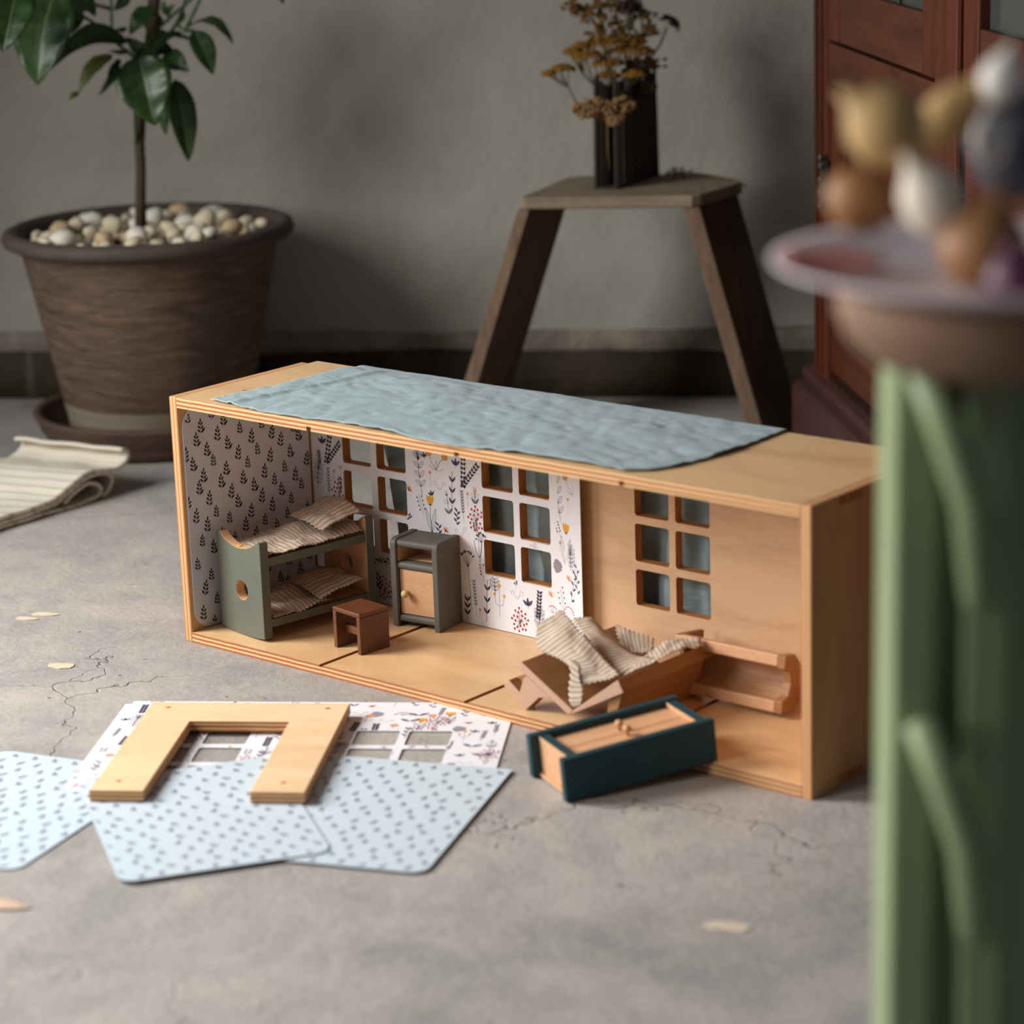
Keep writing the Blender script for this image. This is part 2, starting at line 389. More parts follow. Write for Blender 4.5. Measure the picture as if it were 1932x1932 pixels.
# wall frame: local x along the wall, local -y faces the room
WA = R(32.37); W0 = Vector((-1.0466, 0.6208, 0))
def wallobj(o): o.location = W0; o.rotation_euler = (0, 0, WA); return structure(o)
mb = MB(); nx, nz = 220, 90
for k in range(nz + 1):
    for i in range(nx + 1):
        x = -2.4 + 5.6 * i / nx; z = 0.07 + 2.4 * k / nz
        mb.v.append((x, 0.012 * noise.noise(Vector((x * 2.2, z * 2.2, 3))) + 0.005 * noise.noise(Vector((x * 7, z * 7, 9))) + 0.012, z))
for k in range(nz):
    for i in range(nx): a = k * (nx + 1) + i; mb.f.append((a, a + 1, a + nx + 2, a + nx + 1)); mb.mi.append(0)
mb.box(-2.4, 3.2, 0.04, 0.12, 0, 2.5)
wallobj(mb.build('wall_back', M['plaster'], smooth=True))
def band(name, z0, z1, y, d, amp, mat, seed, n=260):
    """irregular lip running along the foot of the wall"""
    m_ = MB(); prof = [(0.03, z0), (y, z0), (y - d, z0 + 0.004), (y - d, None), (0.03, None)]
    for i in range(n + 1):
        x = -2.4 + 5.6 * i / n
        t1 = z1 + amp * noise.noise(Vector((x * 4, seed, 0))) + amp * 0.5 * noise.noise(Vector((x * 17, seed, 4)))
        dd = 0.003 * noise.noise(Vector((x * 9, seed, 8)))
        for (yy, zz) in ((y, z0), (y - d + dd, z0 + 0.002), (y - d + dd, (z0 + t1) / 2), (y - d + dd + 0.002, t1 - 0.004), (y - d + dd + 0.006, t1), (0.035, t1 + 0.003)): m_.v.append((x, yy, zz))
    for i in range(n):
        for q in range(5): a = i * 6 + q; m_.f.append((a, a + 6, a + 7, a + 1)); m_.mi.append(0)
    return wallobj(m_.build(name, mat, smooth=True))
band('baseboard_back', 0.0, 0.066, 0.006, 0.010, 0.006, M['skirt'], 1.0)
band('trim_1', 0.058, 0.092, 0.008, 0.006, 0.005, M['render'], 5.0)

# ------------------------------------------------------------------ doll's house
HW, HD, HH, TH = 0.7464, 0.1968, 0.25, 0.0104
house = thing('dollhouse', "long open-fronted birch plywood doll's house standing on the cement floor", "doll's house")
def ply_mi(me_obj):
    for p in me_obj.data.polygons: pass
for x0 in (0.0, HW - TH):
    mb = MB(); mb.box(x0, x0 + TH, 0, 0.1845, 0, HH, 0)
    for k, q in enumerate(mb.f):
        if k in (0, 1, 2, 4): mb.mi[k] = 1
    mb.build('side_panel', [M['birch_side'], M['edge_x']], house, bevel=0.0009)
GX = [(0.1862, 0.1918), (0.3690, 0.3746), (0.5535, 0.5590)]
def slotted(z0, z1, up):
    """panel profile in x-z with shallow slots for dividers"""
    p = []
    if up:                                  # slots in the top face
        p = [(TH, z0), (HW - TH, z0), (HW - TH, z1)]
        for a, b in GX[::-1]: p += [(b, z1), (b, z1 - 0.0020), (a, z1 - 0.0020), (a, z1)]
        p += [(TH, z1)]
    else:
        p = [(TH, z0)]
        for a, b in GX: p += [(a, z0), (a, z0 + 0.0042), (b, z0 + 0.0042), (b, z0)]
        p += [(HW - TH, z0), (HW - TH, z1), (TH, z1)]
    return p
def panel(name, prof, y0, y1, top_z):
    mb = MB(); mb.prism(prof, y0, y1, 'y', 1, 0)
    for k, f in enumerate(mb.f):
        if k >= 2:
            zs = [mb.v[i][2] for i in f]; xs = [mb.v[i][0] for i in f]
            if max(zs) - min(zs) > 1e-6: mb.mi[k] = 2 if max(xs) - min(xs) < 1e-6 and 0.02 < xs[0] < 0.72 else 1
            elif any(abs(z - (top_z - 0.0020)) < 2e-4 or abs(z - (HH - TH + 0.0042)) < 2e-4 for z in zs): mb.mi[k] = 2
    return mb.build(name, [M['birch'], M['edge_z'], M['groove']], house)
panel('floor_panel', slotted(0.0, TH, True), 0.0, 0.1845, TH)
panel('roof_panel', slotted(HH - TH, HH, False), 0.0, HD, HH)
# back panel with three windows of six openings
PR = [(0.066, 0.1014), (0.1090, 0.1457), (0.1533, 0.1896)]
PC = [[(0.0570, 0.0965), (0.1040, 0.1435)], [(0.2435, 0.2830), (0.2905, 0.3300)], [(0.4300, 0.4695), (0.4768, 0.5160)]]
holes = [rrect(a, b, z0, z1, 0.003, 4) for w_ in PC for (a, b) in w_ for (z0, z1) in PR]
V, F, E = holed([(TH, TH), (HW - TH, TH), (HW - TH, HH - TH), (TH, HH - TH)], holes, 0.180, 0.1904, 'y')
mb = MB(); mb.add(V, F, E); mb.build('back_panel', [M['birch_back'], M['edge_plain']], house)
# joint slots: tongues let into the right-hand end and the inner corner
for (y0, y1, z) in ((0.040, 0.076, 0.2448), (0.040, 0.076, 0.0060), (0.150, 0.182, 0.2448), (0.150, 0.182, 0.0060)):
    mb = MB(); mb.box(HW - 0.002, HW + 0.0002, y0, y1, z - 0.0038, z + 0.0038); mb.build('joint_tongue', M['edge_plain'], house)
for (z0, z1) in ((0.205, 0.232), (0.155, 0.190), (0.103, 0.142), (0.055, 0.085)):
    mb = MB(); mb.box(HW - TH - 0.0035, HW - TH - 0.0006, 0.1792, 0.1803, z0, z1); mb.build('joint_slot', M['groove'], house)
mb = MB(); mb.blob((0.0455, 0.058, HH), (0.0035, 0.0024, 0.0002), 10, 4); mb.build('wood_knot', M['groove'], house)

# ------------------------------------------------------------------ printed motifs (flat print)
class Print:
    def __init__(s): s.p = []
    def poly(s, pts, c, lay=0): s.p.append((pts, c, lay))
    def ell(s, x, y, rx, ry, rot=0, c='ink', n=10, lay=0):
        ca, sa = math.cos(rot), math.sin(rot)
        s.poly([(x + rx * math.cos(2 * math.pi * i / n) * ca - ry * math.sin(2 * math.pi * i / n) * sa, y + rx * math.cos(2 * math.pi * i / n) * sa + ry * math.sin(2 * math.pi * i / n) * ca) for i in range(n)], c, lay)
    def leaf(s, x, y, l, w, rot, c='ink', lay=0):
        ca, sa = math.cos(rot), math.sin(rot); pts = []
        for u, v_ in ((0, 0), (.2, -.38), (.5, -.5), (.8, -.28), (1, 0), (.8, .28), (.5, .5), (.2, .38)): pts.append((x + u * l * ca - v_ * w * sa, y + u * l * sa + v_ * w * ca))
        s.poly(pts, c, lay)
    def line(s, pts, w, c='ink', lay=0):
        for (x0, y0), (x1, y1) in zip(pts[:-1], pts[1:]):
            dx, dy = x1 - x0, y1 - y0; L = math.hypot(dx, dy) or 1e-9; nx_, ny_ = -dy / L * w / 2, dx / L * w / 2
            s.poly([(x0 + nx_, y0 + ny_), (x0 - nx_, y0 - ny_), (x1 - nx_, y1 - ny_), (x1 + nx_, y1 + ny_)], c, lay)
    def outleaf(s, x, y, l, w, rot, lw, c='ink'):
        ca, sa = math.cos(rot), math.sin(rot)
        f = lambda u, v_: (x + u * l * ca - v_ * w * sa, y + u * l * sa + v_ * w * ca)
        s.line([f(0, 0), f(.3, .45), (f(.7, .4)), f(1, 0), f(.7, -.4), f(.3, -.45), f(0, 0)], lw, c); s.line([f(0, 0), f(.8, 0)], lw * .7, c)
    def build(s, name, fn, parent, keep):
        cols = sorted({c for _, c, _ in s.p}); mb = MB()
        for pts, c, lay in s.p:
            if all(keep(*p) for p in pts): mb.face([fn(p[0], p[1], 0.00010 + lay * 0.00004) for p in pts], cols.index(c))
        return mb.build(name, [M['ink_' + c] for c in cols], parent)

def sprig(P_, x, y, h, rot, kind, c='olive', fat=1.0):
    ca, sa = math.cos(rot), math.sin(rot)
    f = lambda u, v_: (x + u * h * ca - v_ * h * sa, y + u * h * sa + v_ * h * ca)     # u along the stem
    P_.line([f(0, 0), f(.5, 0.01), f(.9, 0)], h * .02, c)
    n = 3; sp_ = .23 if kind != 1 else .22
    for i in range(n):
        u = .02 + sp_ * i
        for sg in (1, -1):
            big = 1.35 if (kind == 2 and i == 0 and sg < 0) else 1.0; an = 0.86 - .10 * i
            P_.leaf(*f(u + .03 + (.05 if sg > 0 else 0), .03 * sg), h * (.33 - .035 * i) * big, h * .135 * fat * big, rot + sg * an, c)
    P_.leaf(*f(.02 + sp_ * n - .03, 0), h * .30, h * .12 * fat, rot, c)

def motif(P_, k, bx, by, tx, ty, rng):
    dx, dy = tx - bx, ty - by; H = math.hypot(dx, dy); a = math.atan2(dy, dx); lw = 0.00045
    at = lambda u, v_=0: (bx + dx * u - dy * v_, by + dy * u + dx * v_)
    if k == 'tulip':
        P_.line([at(0), at(.5, .02), at(.9)], lw, 'ink')
        for sg in (1, -1): P_.outleaf(*at(0), H * .75, H * .14, a + sg * .25, lw, 'ink')
        P_.poly([(tx - .0042, ty + .0035), (tx - .005, ty - .001), (tx - .0028, ty - .0055), (tx + .0028, ty - .0055), (tx + .005, ty - .001), (tx + .0042, ty + .0035), (tx + .002, ty + .0015), (tx, ty + .004), (tx - .002, ty + .0015)], 'yellow', 1)
        P_.ell(tx, ty - .0062, .002, .001, 0, 'ink', 8, 2)
    elif k == 'berry':
        P_.line([at(0), at(.5, -.02), at(1)], lw, 'ink')
        for sg in (1, -1): P_.line([at(.1), at(.25, .08 * sg), at(.5, .12 * sg)], lw * 1.3, 'ink')
        for i in range(22):
            an = 2.4 * i; rr = .0022 + .0098 * math.sqrt(i / 22); q = (tx + rr * math.cos(an) * .92, ty + rr * math.sin(an) * 1.1 + .0005)
            P_.line([(tx, ty - .002), q], lw * .45, 'ink'); P_.ell(*q, .00115, .0014, 0, 'red', 8, 2)
    elif k == 'fan':
        for da in (-.8, 0, .8): P_.leaf(bx, by, H * 1.15, H * .45, a + da, 'navy')
        P_.line([at(0), at(-.3)], lw, 'navy')
    elif k == 'chain':
        P_.line([at(0), at(.5, .02), at(1)], lw * .7, 'black')
        for i in range(8):
            u = i / 7.5
            for sg in (1, -1): P_.leaf(*at(u), .0044, .0022, a + sg * 1.0, 'black'); P_.ell(*at(u, .06 * sg), .0011, .0011, 0, 'black', 6, 1)
    elif k == 'lineplant':
        P_.line([at(0), at(.5, .03), at(1)], lw, 'ink')
        for i in range(4):
            for sg in (1, -1): P_.outleaf(*at(.18 + .2 * i), .0095, .004, a + sg * .75, lw * .9, 'ink')
        for da in (-.25, .0, .25): P_.outleaf(*at(.75), .012, .0028, a + da, lw * .8, 'ink')
    elif k == 'disc':
        P_.line([at(0), at(.5, .08), at(1)], lw, 'ink'); P_.ell(tx, ty, .0042, .0038, 0, 'orange', 14, 2)
        for sg in (1, -1): P_.line([at(.0), at(.2, .22 * sg), at(.42, .3 * sg)], lw, 'grey')
    elif k == 'dot':
        P_.line([at(0), at(1)], lw * .7, 'grey'); P_.ell(tx, ty, .0017, .0017, 0, 'orange', 10, 2)
    elif k == 'burst':
        for i in range(7): P_.leaf(bx, by, .0055, .0012, a - 1.1 + .37 * i, 'orange', 1)
        P_.line([at(0), at(-.6)], lw, 'grey')
    elif k == 'outline':
        P_.line([at(0), at(.9)], lw, 'navy')
        for sg in (1, -1): P_.leaf(bx, by, .008, .003, a + sg * .7, 'slate'); P_.outleaf(*at(.45), .006, .0045, a + sg * 1.0, lw * .7, 'grey')
        P_.outleaf(*at(.75), .0055, .004, a, lw * .7, 'grey'); P_.ell(*at(.8), .0012, .0012, 0, 'ink', 8, 1)
    elif k == 'scribble':
        P_.poly([(tx + (.0062 + .0009 * math.sin(9 * i)) * math.cos(2 * math.pi * i / 26), ty + (.0068 + .0009 * math.cos(7 * i)) * math.sin(2 * math.pi * i / 26)) for i in range(26)], 'grey', 1)
        P_.line([at(0), at(-.5)], lw, 'grey')
    elif k == 'fern':
        P_.line([at(-.4), at(1)], lw * .7, 'slate')
        for i in range(8):
            for sg in (1, -1): P_.leaf(*at(i / 8), .0042, .0012, a + sg * .6, 'slate')
    elif k == 'umbel':
        P_.line([at(0), at(.75)], lw, 'black')
        for i in range(9):
            q = (tx - .008 + .002 * i, ty - .003 + .005 * math.sin(math.pi * i / 8) + rng.uniform(-.001, .001)); P_.line([at(.75), q], lw * .6, 'black')
            for j in range(3): P_.ell(q[0] + rng.uniform(-.0014, .0014), q[1] + rng.uniform(-.001, .0014), .0009, .0007, 0, 'black', 6, 1)
    elif k == 'leafplant':
        P_.line([at(0), at(.6, .01), at(1)], lw * 1.2, 'black')
        for i in range(3):
            for sg in (1, -1): P_.leaf(*at(.2 + .27 * i), .0075, .0024, a + sg * .6, 'black')
    elif k == 'yellowumbel':
        P_.line([at(0), at(1)], lw, 'grey'); P_.ell(tx, ty, .0021, .0021, 0, 'yellow', 10, 2)
        for sg in (1, -1):
            P_.line([at(.35), at(.4, .14 * sg), at(.68, .19 * sg)], lw, 'grey'); P_.ell(*at(.7, .19 * sg), .0017, .0017, 0, 'yellow', 10, 2)
    elif k == 'redfan':
        for i in range(9):
            an = R(10 + 20 * i); q = (bx + .0075 * math.cos(an), by + .0075 * math.sin(an)); P_.line([(bx, by), q], lw * .7, 'lilac'); P_.ell(*q, .0009, .0009, 0, 'red', 6, 1)
    elif k == 'vine':
        P_.line([at(0), at(.3, .04), at(.6, -.04), at(1)], lw, 'ink')
        for i in range(6): P_.leaf(*at(i / 6), .0058, .0024, a + (1 if i % 2 else -1) * .8, 'navy')
    elif k == 'twig':
        P_.line([at(0), at(.5), at(1)], lw * .8, 'lilac')
        for i in range(4):
            for sg in (1, -1): q = at(.35 + .17 * i, .13 * sg); P_.line([at(.2 + .17 * i), q], lw * .6, 'lilac'); P_.ell(*q, .0009, .0012, 0, 'ink', 6, 1)
    elif k == 'curl':
        for sg in (1, -1): P_.line([at(0), at(.4, .35 * sg), at(.9, .5 * sg), at(.8, .85 * sg), at(.4, .7 * sg)], lw, 'lilac')
    elif k == 'leafpair':
        for sg in (1, -1): P_.leaf(bx, by, .0115, .0040, a + sg * .95, 'navy', 1)

# leaf-print card on the left end wall: local u = depth (y), v = height
card = thing('wallpaper_card', "white card printed with dark leaf sprigs against the end wall behind the bunk bed", 'wallpaper card')
CU0, CU1, CV0, CV1 = 0.0045, 0.1765, 0.0112, 0.2390
mb = MB(); mb.prism(rrect(CU0, CU1, CV0, CV1, (0.022, 0.004, 0.004, 0.022), 8), TH + 0.0002, TH + 0.0016, 'x', 0, 1); mb.build('sheet', [M['paper_grey'], M['paper_w']], card)
P_ = Print(); rng = random.Random(5); row = 0; v_ = CV0 - 0.004
while v_ < CV1:
    u = CU0 - 0.006 + (0.0150 if row % 2 else 0.0) + (0.006 if row % 4 > 1 else 0)
    while u < CU1:
        k = rng.randrange(3); sprig(P_, u + rng.uniform(-.002, .002), v_ + rng.uniform(-.0016, .0016), (0.0172, 0.0148, 0.0165)[k], R(90) + rng.uniform(-.1, .1) - (.18 if k == 0 else 0), k)
        if rng.random() < .3: P_.leaf(u + .011, v_ + .006, .0016, .0009, rng.uniform(0, 3), 'grey')
        u += 0.0300
    v_ += 0.0126; row += 1
P_.build('leaf_print', lambda u, v, d: (TH + 0.0016 + d, u, v), card, lambda u, v: CU0 + .0006 < u < CU1 and CV0 < v < CV1 and not (u < CU0 + .022 and (v < CV0 + .022 or v > CV1 - .022) and math.hypot(u - CU0 - .022, v - (CV0 + .022 if v < .1 else CV1 - .022)) > .0215))

# flower-print card with window openings along the back wall
def card_grid(xs0, xs1, zs0, zs1, cols, rows, fn, thick, fil=0.0030, dx=0.012):
    """card cut with openings; fn maps (x, z, offset) to space"""
    X = sorted({xs0, xs1, *[c for ab in cols for c in ab]}); Z = sorted({zs0, zs1, *[r for ab in rows for r in ab]})
    xx = []
    for a, b in zip(X[:-1], X[1:]):
        n = max(1, int((b - a) / dx)); xx += [a + (b - a) * i / n for i in range(n)]
    xx.append(X[-1]); mb = MB()
    ish = lambda x, z: any(a < x < b for a, b in cols) and any(c < z < d for c, d in rows)
    for a, b in zip(xx[:-1], xx[1:]):
        for c, d in zip(Z[:-1], Z[1:]):
            if ish((a + b) / 2, (c + d) / 2): continue
            mb.face([fn(a, c, 0), fn(b, c, 0), fn(b, d, 0), fn(a, d, 0)], 0); mb.face([fn(a, d, -thick), fn(b, d, -thick), fn(b, c, -thick), fn(a, c, -thick)], 1)
            for (p, q, mx, mz) in (((a, c), (b, c), (a + b) / 2, c - 1e-4), ((b, c), (b, d), b + 1e-4, (c + d) / 2), ((b, d), (a, d), (a + b) / 2, d + 1e-4), ((a, d), (a, c), a - 1e-4, (c + d) / 2)):
                if ish(mx, mz) or not (xs0 < mx < xs1 and zs0 < mz < zs1): mb.face([fn(*q, 0), fn(*p, 0), fn(*p, -thick), fn(*q, -thick)], 1)
    for a, b in cols:
        for c, d in rows:
            for (cx, cz, sx, sz) in ((a, c, 1, 1), (b, c, -1, 1), (b, d, -1, -1), (a, d, 1, -1)):
                arc = [(cx + sx * fil * (1 - math.sin(t_)), cz + sz * fil * (1 - math.cos(t_))) for t_ in (0, R(30), R(60), R(90))]
                pts = [fn(cx, cz, 0)] + [fn(*p, 0) for p in arc]
                mb.face(pts if sx * sz < 0 else pts[::-1], 0)
    return mb
fc = thing('wallpaper_card', "white flower-print card with window cut-outs standing along the back wall of the doll's house", 'wallpaper card')
FX0, FX1, FZ0, FZ1 = 0.0135, 0.3765, 0.0110, 0.2390
bend = lambda x: 0.0 if x < 0.315 else 0.0125 * ((x - 0.315) / 0.0615) ** 1.6
FN = lambda x, z, d: (x, 0.1784 - bend(x) - d, z)
FCOLS = [(0.0575, 0.0965), (0.1045, 0.1440), (0.2440, 0.2835), (0.2910, 0.3300)]
FROWS = [(0.0655, 0.1012), (0.1085, 0.1455), (0.1530, 0.1900)]
mb = card_grid(FX0, FX1, FZ0, FZ1, FCOLS, FROWS, FN, 0.0008); mb.build('sheet', [M['paper_w'], M['card_back']], fc)
MOTIFS = [ ('tulip',0.1763,0.0967,0.1752,0.1322), ('tulip',0.3509,0.0935,0.3532,0.1319), ('berry',0.2379,0.0765,0.2350,0.1199), ('berry',0.0506,0.0804,0.0502,0.1211), ('berry',0.1102,0.0016,0.1075,0.0274), ('berry',0.2860,-0.0083,0.2870,0.0251), ('fan',0.0296,0.1694,0.0290,0.1766), ('fan',0.2110,0.1710,0.2110,0.1780), ('fan',0.2984,0.0420,0.2977,0.0497), ('chain',0.0337,0.1497,0.0415,0.1831), ('chain',0.2196,0.1504,0.2213,0.1848), ('chain',0.2196,0.1520,0.2397,0.1757), ('chain',0.0360,0.1516,0.0549,0.1736), ('chain',0.3106,0.0325,0.3135,0.0595), ('lineplant',0.1651,0.1347,0.1605,0.1813), ('lineplant',0.3458,0.1353,0.3391,0.1827), ('lineplant',0.0196,0.1216,0.0225,0.1465), ('disc',0.1850,0.1627,0.1757,0.1794), ('disc',0.1849,0.1624,0.1969,0.1776), ('disc',0.3646,0.1653,0.3540,0.1810), ('disc',0.0140,0.1503,0.0147,0.1748), ('dot',0.1768,0.1443,0.1766,0.1592), ('dot',0.0434,0.1267,0.0440,0.1422), ('dot',0.2250,0.1309,0.2252,0.1442), ('dot',0.3574,0.1462,0.3573,0.1597), ('burst',0.1466,0.1367,0.1517,0.1422), ('burst',0.1939,0.1010,0.1976,0.1067), ('burst',0.3280,0.1387,0.3329,0.1425), ('burst',0.3542,0.0795,0.3574,0.0838), ('burst',0.3269,0.0579,0.3305,0.0624), ('outline',0.1999,0.1201,0.1971,0.1441), ('scribble',0.3392,0.0831,0.3395,0.0901), ('fern',0.0359,0.1191,0.0355,0.1451), ('fern',0.2186,0.1237,0.2174,0.1470), ('umbel',0.2254,0.0252,0.2212,0.0832), ('umbel',0.2390,0.0774,0.2412,0.1037), ('leafplant',0.2441,0.0158,0.2471,0.0607), ('leafplant',0.2189,0.0145,0.2201,0.0402), ('yellowumbel',0.2614,0.0244,0.2620,0.0566), ('redfan',0.3545,0.0449,0.3548,0.0527), ('vine',0.3592,0.0588,0.3659,0.0929), ('vine',0.3689,0.0690,0.3680,0.0993), ('fern',0.2307,0.0309,0.2290,0.0576), ('twig',0.1668,0.1111,0.1600,0.1355), ('twig',0.3443,0.1199,0.3383,0.1357), ('curl',0.1890,0.1429,0.1885,0.1522), ('curl',0.2849,0.0467,0.2843,0.0560), ('twig',0.3473,0.0437,0.3408,0.0734), ('leafpair',0.0849,0.1423,0.0856,0.1520), ('leafpair',0.2647,0.1430,0.2651,0.1524), ('fan',0.2627,0.0993,0.2621,0.1070), ('twig',0.2420,0.0583,0.2399,0.0768), ('curl',0.2160,0.0998,0.2135,0.1088), ('leafplant',0.2041,0.1231,0.2062,0.1641), ('fern',0.0247,0.1468,0.0236,0.1613), ('dot',0.2348,0.1371,0.2354,0.1488), ('dot',0.0533,0.1346,0.0535,0.1476), ('outline',0.2348,0.1355,0.2345,0.1510), ('burst',0.1298,0.0991,0.1301,0.1039), ('twig',0.1406,0.1056,0.1493,0.1117), ('outline',0.3074,0.0987,0.3085,0.1035), ('redfan',0.3301,0.0406,0.3304,0.0484), ('umbel',0.1233,0.0431,0.1179,0.0584), ('umbel',0.1068,0.0501,0.1039,0.0562),]
P_ = Print(); rng = random.Random(2)
for m_ in MOTIFS: motif(P_, *m_, rng)
used = [((m_[1] + m_[3]) / 2, (m_[2] + m_[4]) / 2) for m_ in MOTIFS]
for _ in range(160):
    k, h_ = rng.choice((('twig', .014), ('fan', .005), ('dot', .009), ('curl', .006), ('fern', .015), ('outline', .014), ('vine', .016), ('lineplant', .02), ('twig', .012)))
    x, z = rng.uniform(FX0 + .006, FX1 - .006), rng.uniform(FZ0 + .004, FZ1 - .02)
    if any(abs(x - a) < .0085 and abs(z + h_ / 2 - b) < .0115 for a, b in used): continue
    if any(a - .004 < x < b + .004 for a, b in FCOLS) and .06 < z < .192: continue
    used.append((x, z + h_ / 2)); motif(P_, k, x, z, x + rng.uniform(-.002, .002), z + h_, rng)
def fkeep(cols, rows, x0, x1, z0, z1): return lambda x, z: x0 + .0005 < x < x1 - .0005 and z0 < z < z1 and not any(a - .0004 < x < b + .0004 and c - .0004 < z < d + .0004 for a, b in cols for c, d in rows)
P_.build('flower_print', FN, fc, fkeep(FCOLS, FROWS, FX0, FX1, FZ0, FZ1))

# ------------------------------------------------------------------ linen cloth over the roof and down the back
def lerp_list(L, t):
    for (a, va), (b, vb) in zip(L[:-1], L[1:]):
        if t <= b: return va + (vb - va) * (t - a) / (b - a)
    return L[-1][1]
LX = [(0, .0514), (.15, .0522), (.5, .066), (.75, .067), (1, .0727), (1.5, .098), (2, .104)]
RX = [(0, .572), (.12, .582), (.3, .589), (.55, .592), (1, .588), (2, .584)]
FY = [(0, .0075), (.06, .003), (.13, -.0012), (.24, -.0018), (.33, .0052), (.41, .0010), (.5, -.002), (.6, -.0048), (.70, .0002), (.77, .0030), (.90, .0066), (.965, .0045), (1.0, .018)]
nu, nv1, nv2 = 230, 80, 80
mb = MB(); uv = []
for j in range(nv1 + nv2 + 1):
    for i in range(nu + 1):
        s_ = i / nu; t_ = j / nv1 if j <= nv1 else 1 + (j - nv1) / nv2
        x = lerp_list(LX, t_) * (1 - s_) + lerp_list(RX, t_) * s_
        wv = Vector((x * 14, t_ * 2.2, 0)); wrk = 0.0042 * max(0, noise.noise(Vector((x * 9 + t_ * 2.0, t_ * 2.4 - x * 3, 1)))) + 0.0026 * abs(noise.noise(Vector((x * 30 + t_ * 3, t_ * 7 - x * 8, 5)))) + 0.0006 * noise.noise(Vector((x * 95, t_ * 24, 2)))
        if t_ <= 1:
            fy = lerp_list(FY, s_); y = fy + (0.1995 - fy) * t_ + 0.0012 * noise.noise(Vector((x * 60, 7, 0))) * (1 - t_)
            edge = min(1.0, (1 - t_) * 9)
            seam = 0.0022 * math.exp(-((x - (0.082 + 0.035 * t_)) / 0.004) ** 2)
            z = HH + 0.0012 + wrk * (0.35 + 0.65 * edge) + seam * edge
            if t_ < 0.06 and y < 0: z -= 0.0006
            if s_ < .012 or s_ > .988: x += 0.0012 * noise.noise(Vector((t_ * 60, s_ * 9, 3)))
        else:
            d = t_ - 1; fold = 0.0055 * math.sin(x * 120 + 1.6 * noise.noise(Vector((x * 8, d * 3, 2)))) + 0.003 * math.sin(x * 47 + 2)
            y = 0.1995 + (fold + 0.0065) * min(1, d * 3) + wrk; z = HH + 0.0012 - d * 0.205 - (0.0 if d > 0.03 else 0)
            if d < 0.06: y = 0.1995 + 0.0012 * d / 0.06
        mb.v.append((x, y, z)); uv.append((x, t_ * 0.2))
w_ = nu + 1
for j in range(nv1 + nv2):
    for i in range(nu): a = j * w_ + i; mb.f.append((a, a + 1, a + w_ + 1, a + w_)); mb.mi.append(0)
rc = mb.build('linen_cloth', M['linen'], smooth=True, uvs=uv)
sm = rc.modifiers.new('thickness', 'SOLIDIFY'); sm.thickness = 0.0009; sm.offset = 1
tag(rc, "pale blue-green linen cloth draped over the roof of the doll's house", 'cloth')

# ------------------------------------------------------------------ bunk bed
ZF = TH                                    # top of the doll's house floor
bunk = thing('bunk_bed', 'sage green toy bunk bed with round holes in its end boards', 'bunk bed', (0.0235, 0.0290, ZF + 0.0003), R(-9))
BW, BL = 0.0730, 0.1400
def end_outline():
    top = [(BW, 0.0985), (BW - 0.0015, 0.1005), (BW - 0.0045, 0.1005)]
    for i in range(13):
        a = i / 12; x = BW - 0.006 - (BW - 0.012) * a; top.append((x, 0.1000 - 0.0105 * math.sin(math.pi * a) ** 0.75))
    top += [(0.0045, 0.1005), (0.0015, 0.1005), (0, 0.0985)]
    bot = [(0.0, 0.0028)] + [(BW * i / 8, 0.0028 * (abs(i / 8 - .5) * 2) ** 2) for i in range(1, 8)] + [(BW, 0.0028)]
    return bot + top
for k, y0 in enumerate((0.0, BL - 0.010)):
    V, F, E = holed(end_outline(), [circle(BW * 0.53, 0.0465, 0.0098)], y0, y0 + 0.010, 'y')
    mb = MB(); mi = []
    n = len([e for e in E if e == 0]) // 2
    for q, (f, e) in enumerate(zip(F, E)):
        cx = sum(V[i][0] for i in f) / len(f); cz = sum(V[i][2] for i in f) / len(f)
        inner_hole = e and math.hypot(cx - BW * 0.53, cz - 0.0465) < 0.0108
        back = (not e) and ((q < n) if k else (q >= n))     # the face turned to the mattress is bare wood
        mi.append(1 if inner_hole or back or (e and cz > 0.085 and 0.004 < cx < BW - 0.004) else 0)
    mb.add(V, F, mi); mb.build('end_board', [M['sage'], M['beech']], bunk, bevel=0.0006)
for (z0, z1) in ((0.0130, 0.0215), (0.0750, 0.0835)):
    for x0 in (0.0005, BW - 0.0065):
        mb = MB(); mb.box(x0, x0 + 0.006, 0.0098, BL - 0.0098, z0, z1); mb.build('side_rail', M['sage'], bunk, bevel=0.0006)
    mb = MB(); mb.box(0.0065, BW - 0.0065, 0.0100, BL - 0.0100, z0 + 0.001, z1 - 0.0012); mb.build('bed_base', M['beech'], bunk)
mb = MB(); mb.blob((0.0325, 0.005, 0.0899), (0.0026, 0.003, 0.0007), 8, 4); mb.build('paint_spot', M['yellowpaint'], bunk)

def in_frame(o, loc, rz): o.location = loc; o.rotation_euler = (0, 0, rz); return o
BLOC, BROT = (0.0235, 0.0290, ZF + 0.0003), R(-9)
sh = cloth('striped_blanket', [[(0.004, 0.012, 0.0868), (0.004, 0.05, 0.0880), (0.006, 0.085, 0.0920), (0.008, 0.118, 0.0985)],
                               [(0.026, 0.011, 0.0875), (0.026, 0.05, 0.0905), (0.026, 0.085, 0.0985), (0.026, 0.122, 0.1010)],
                               [(0.050, 0.011, 0.0870), (0.050, 0.05, 0.0895), (0.050, 0.085, 0.0905), (0.050, 0.126, 0.0960)],
                               [(0.0705, 0.012, 0.0862), (0.0715, 0.05, 0.0865), (0.0735, 0.085, 0.0875), (0.0720, 0.126, 0.0885)]], M['stripe_v'], seed=1, wr=0.0014)
tag(in_frame(sh, BLOC, BROT), 'brown striped blanket spread over the upper bunk', 'blanket')
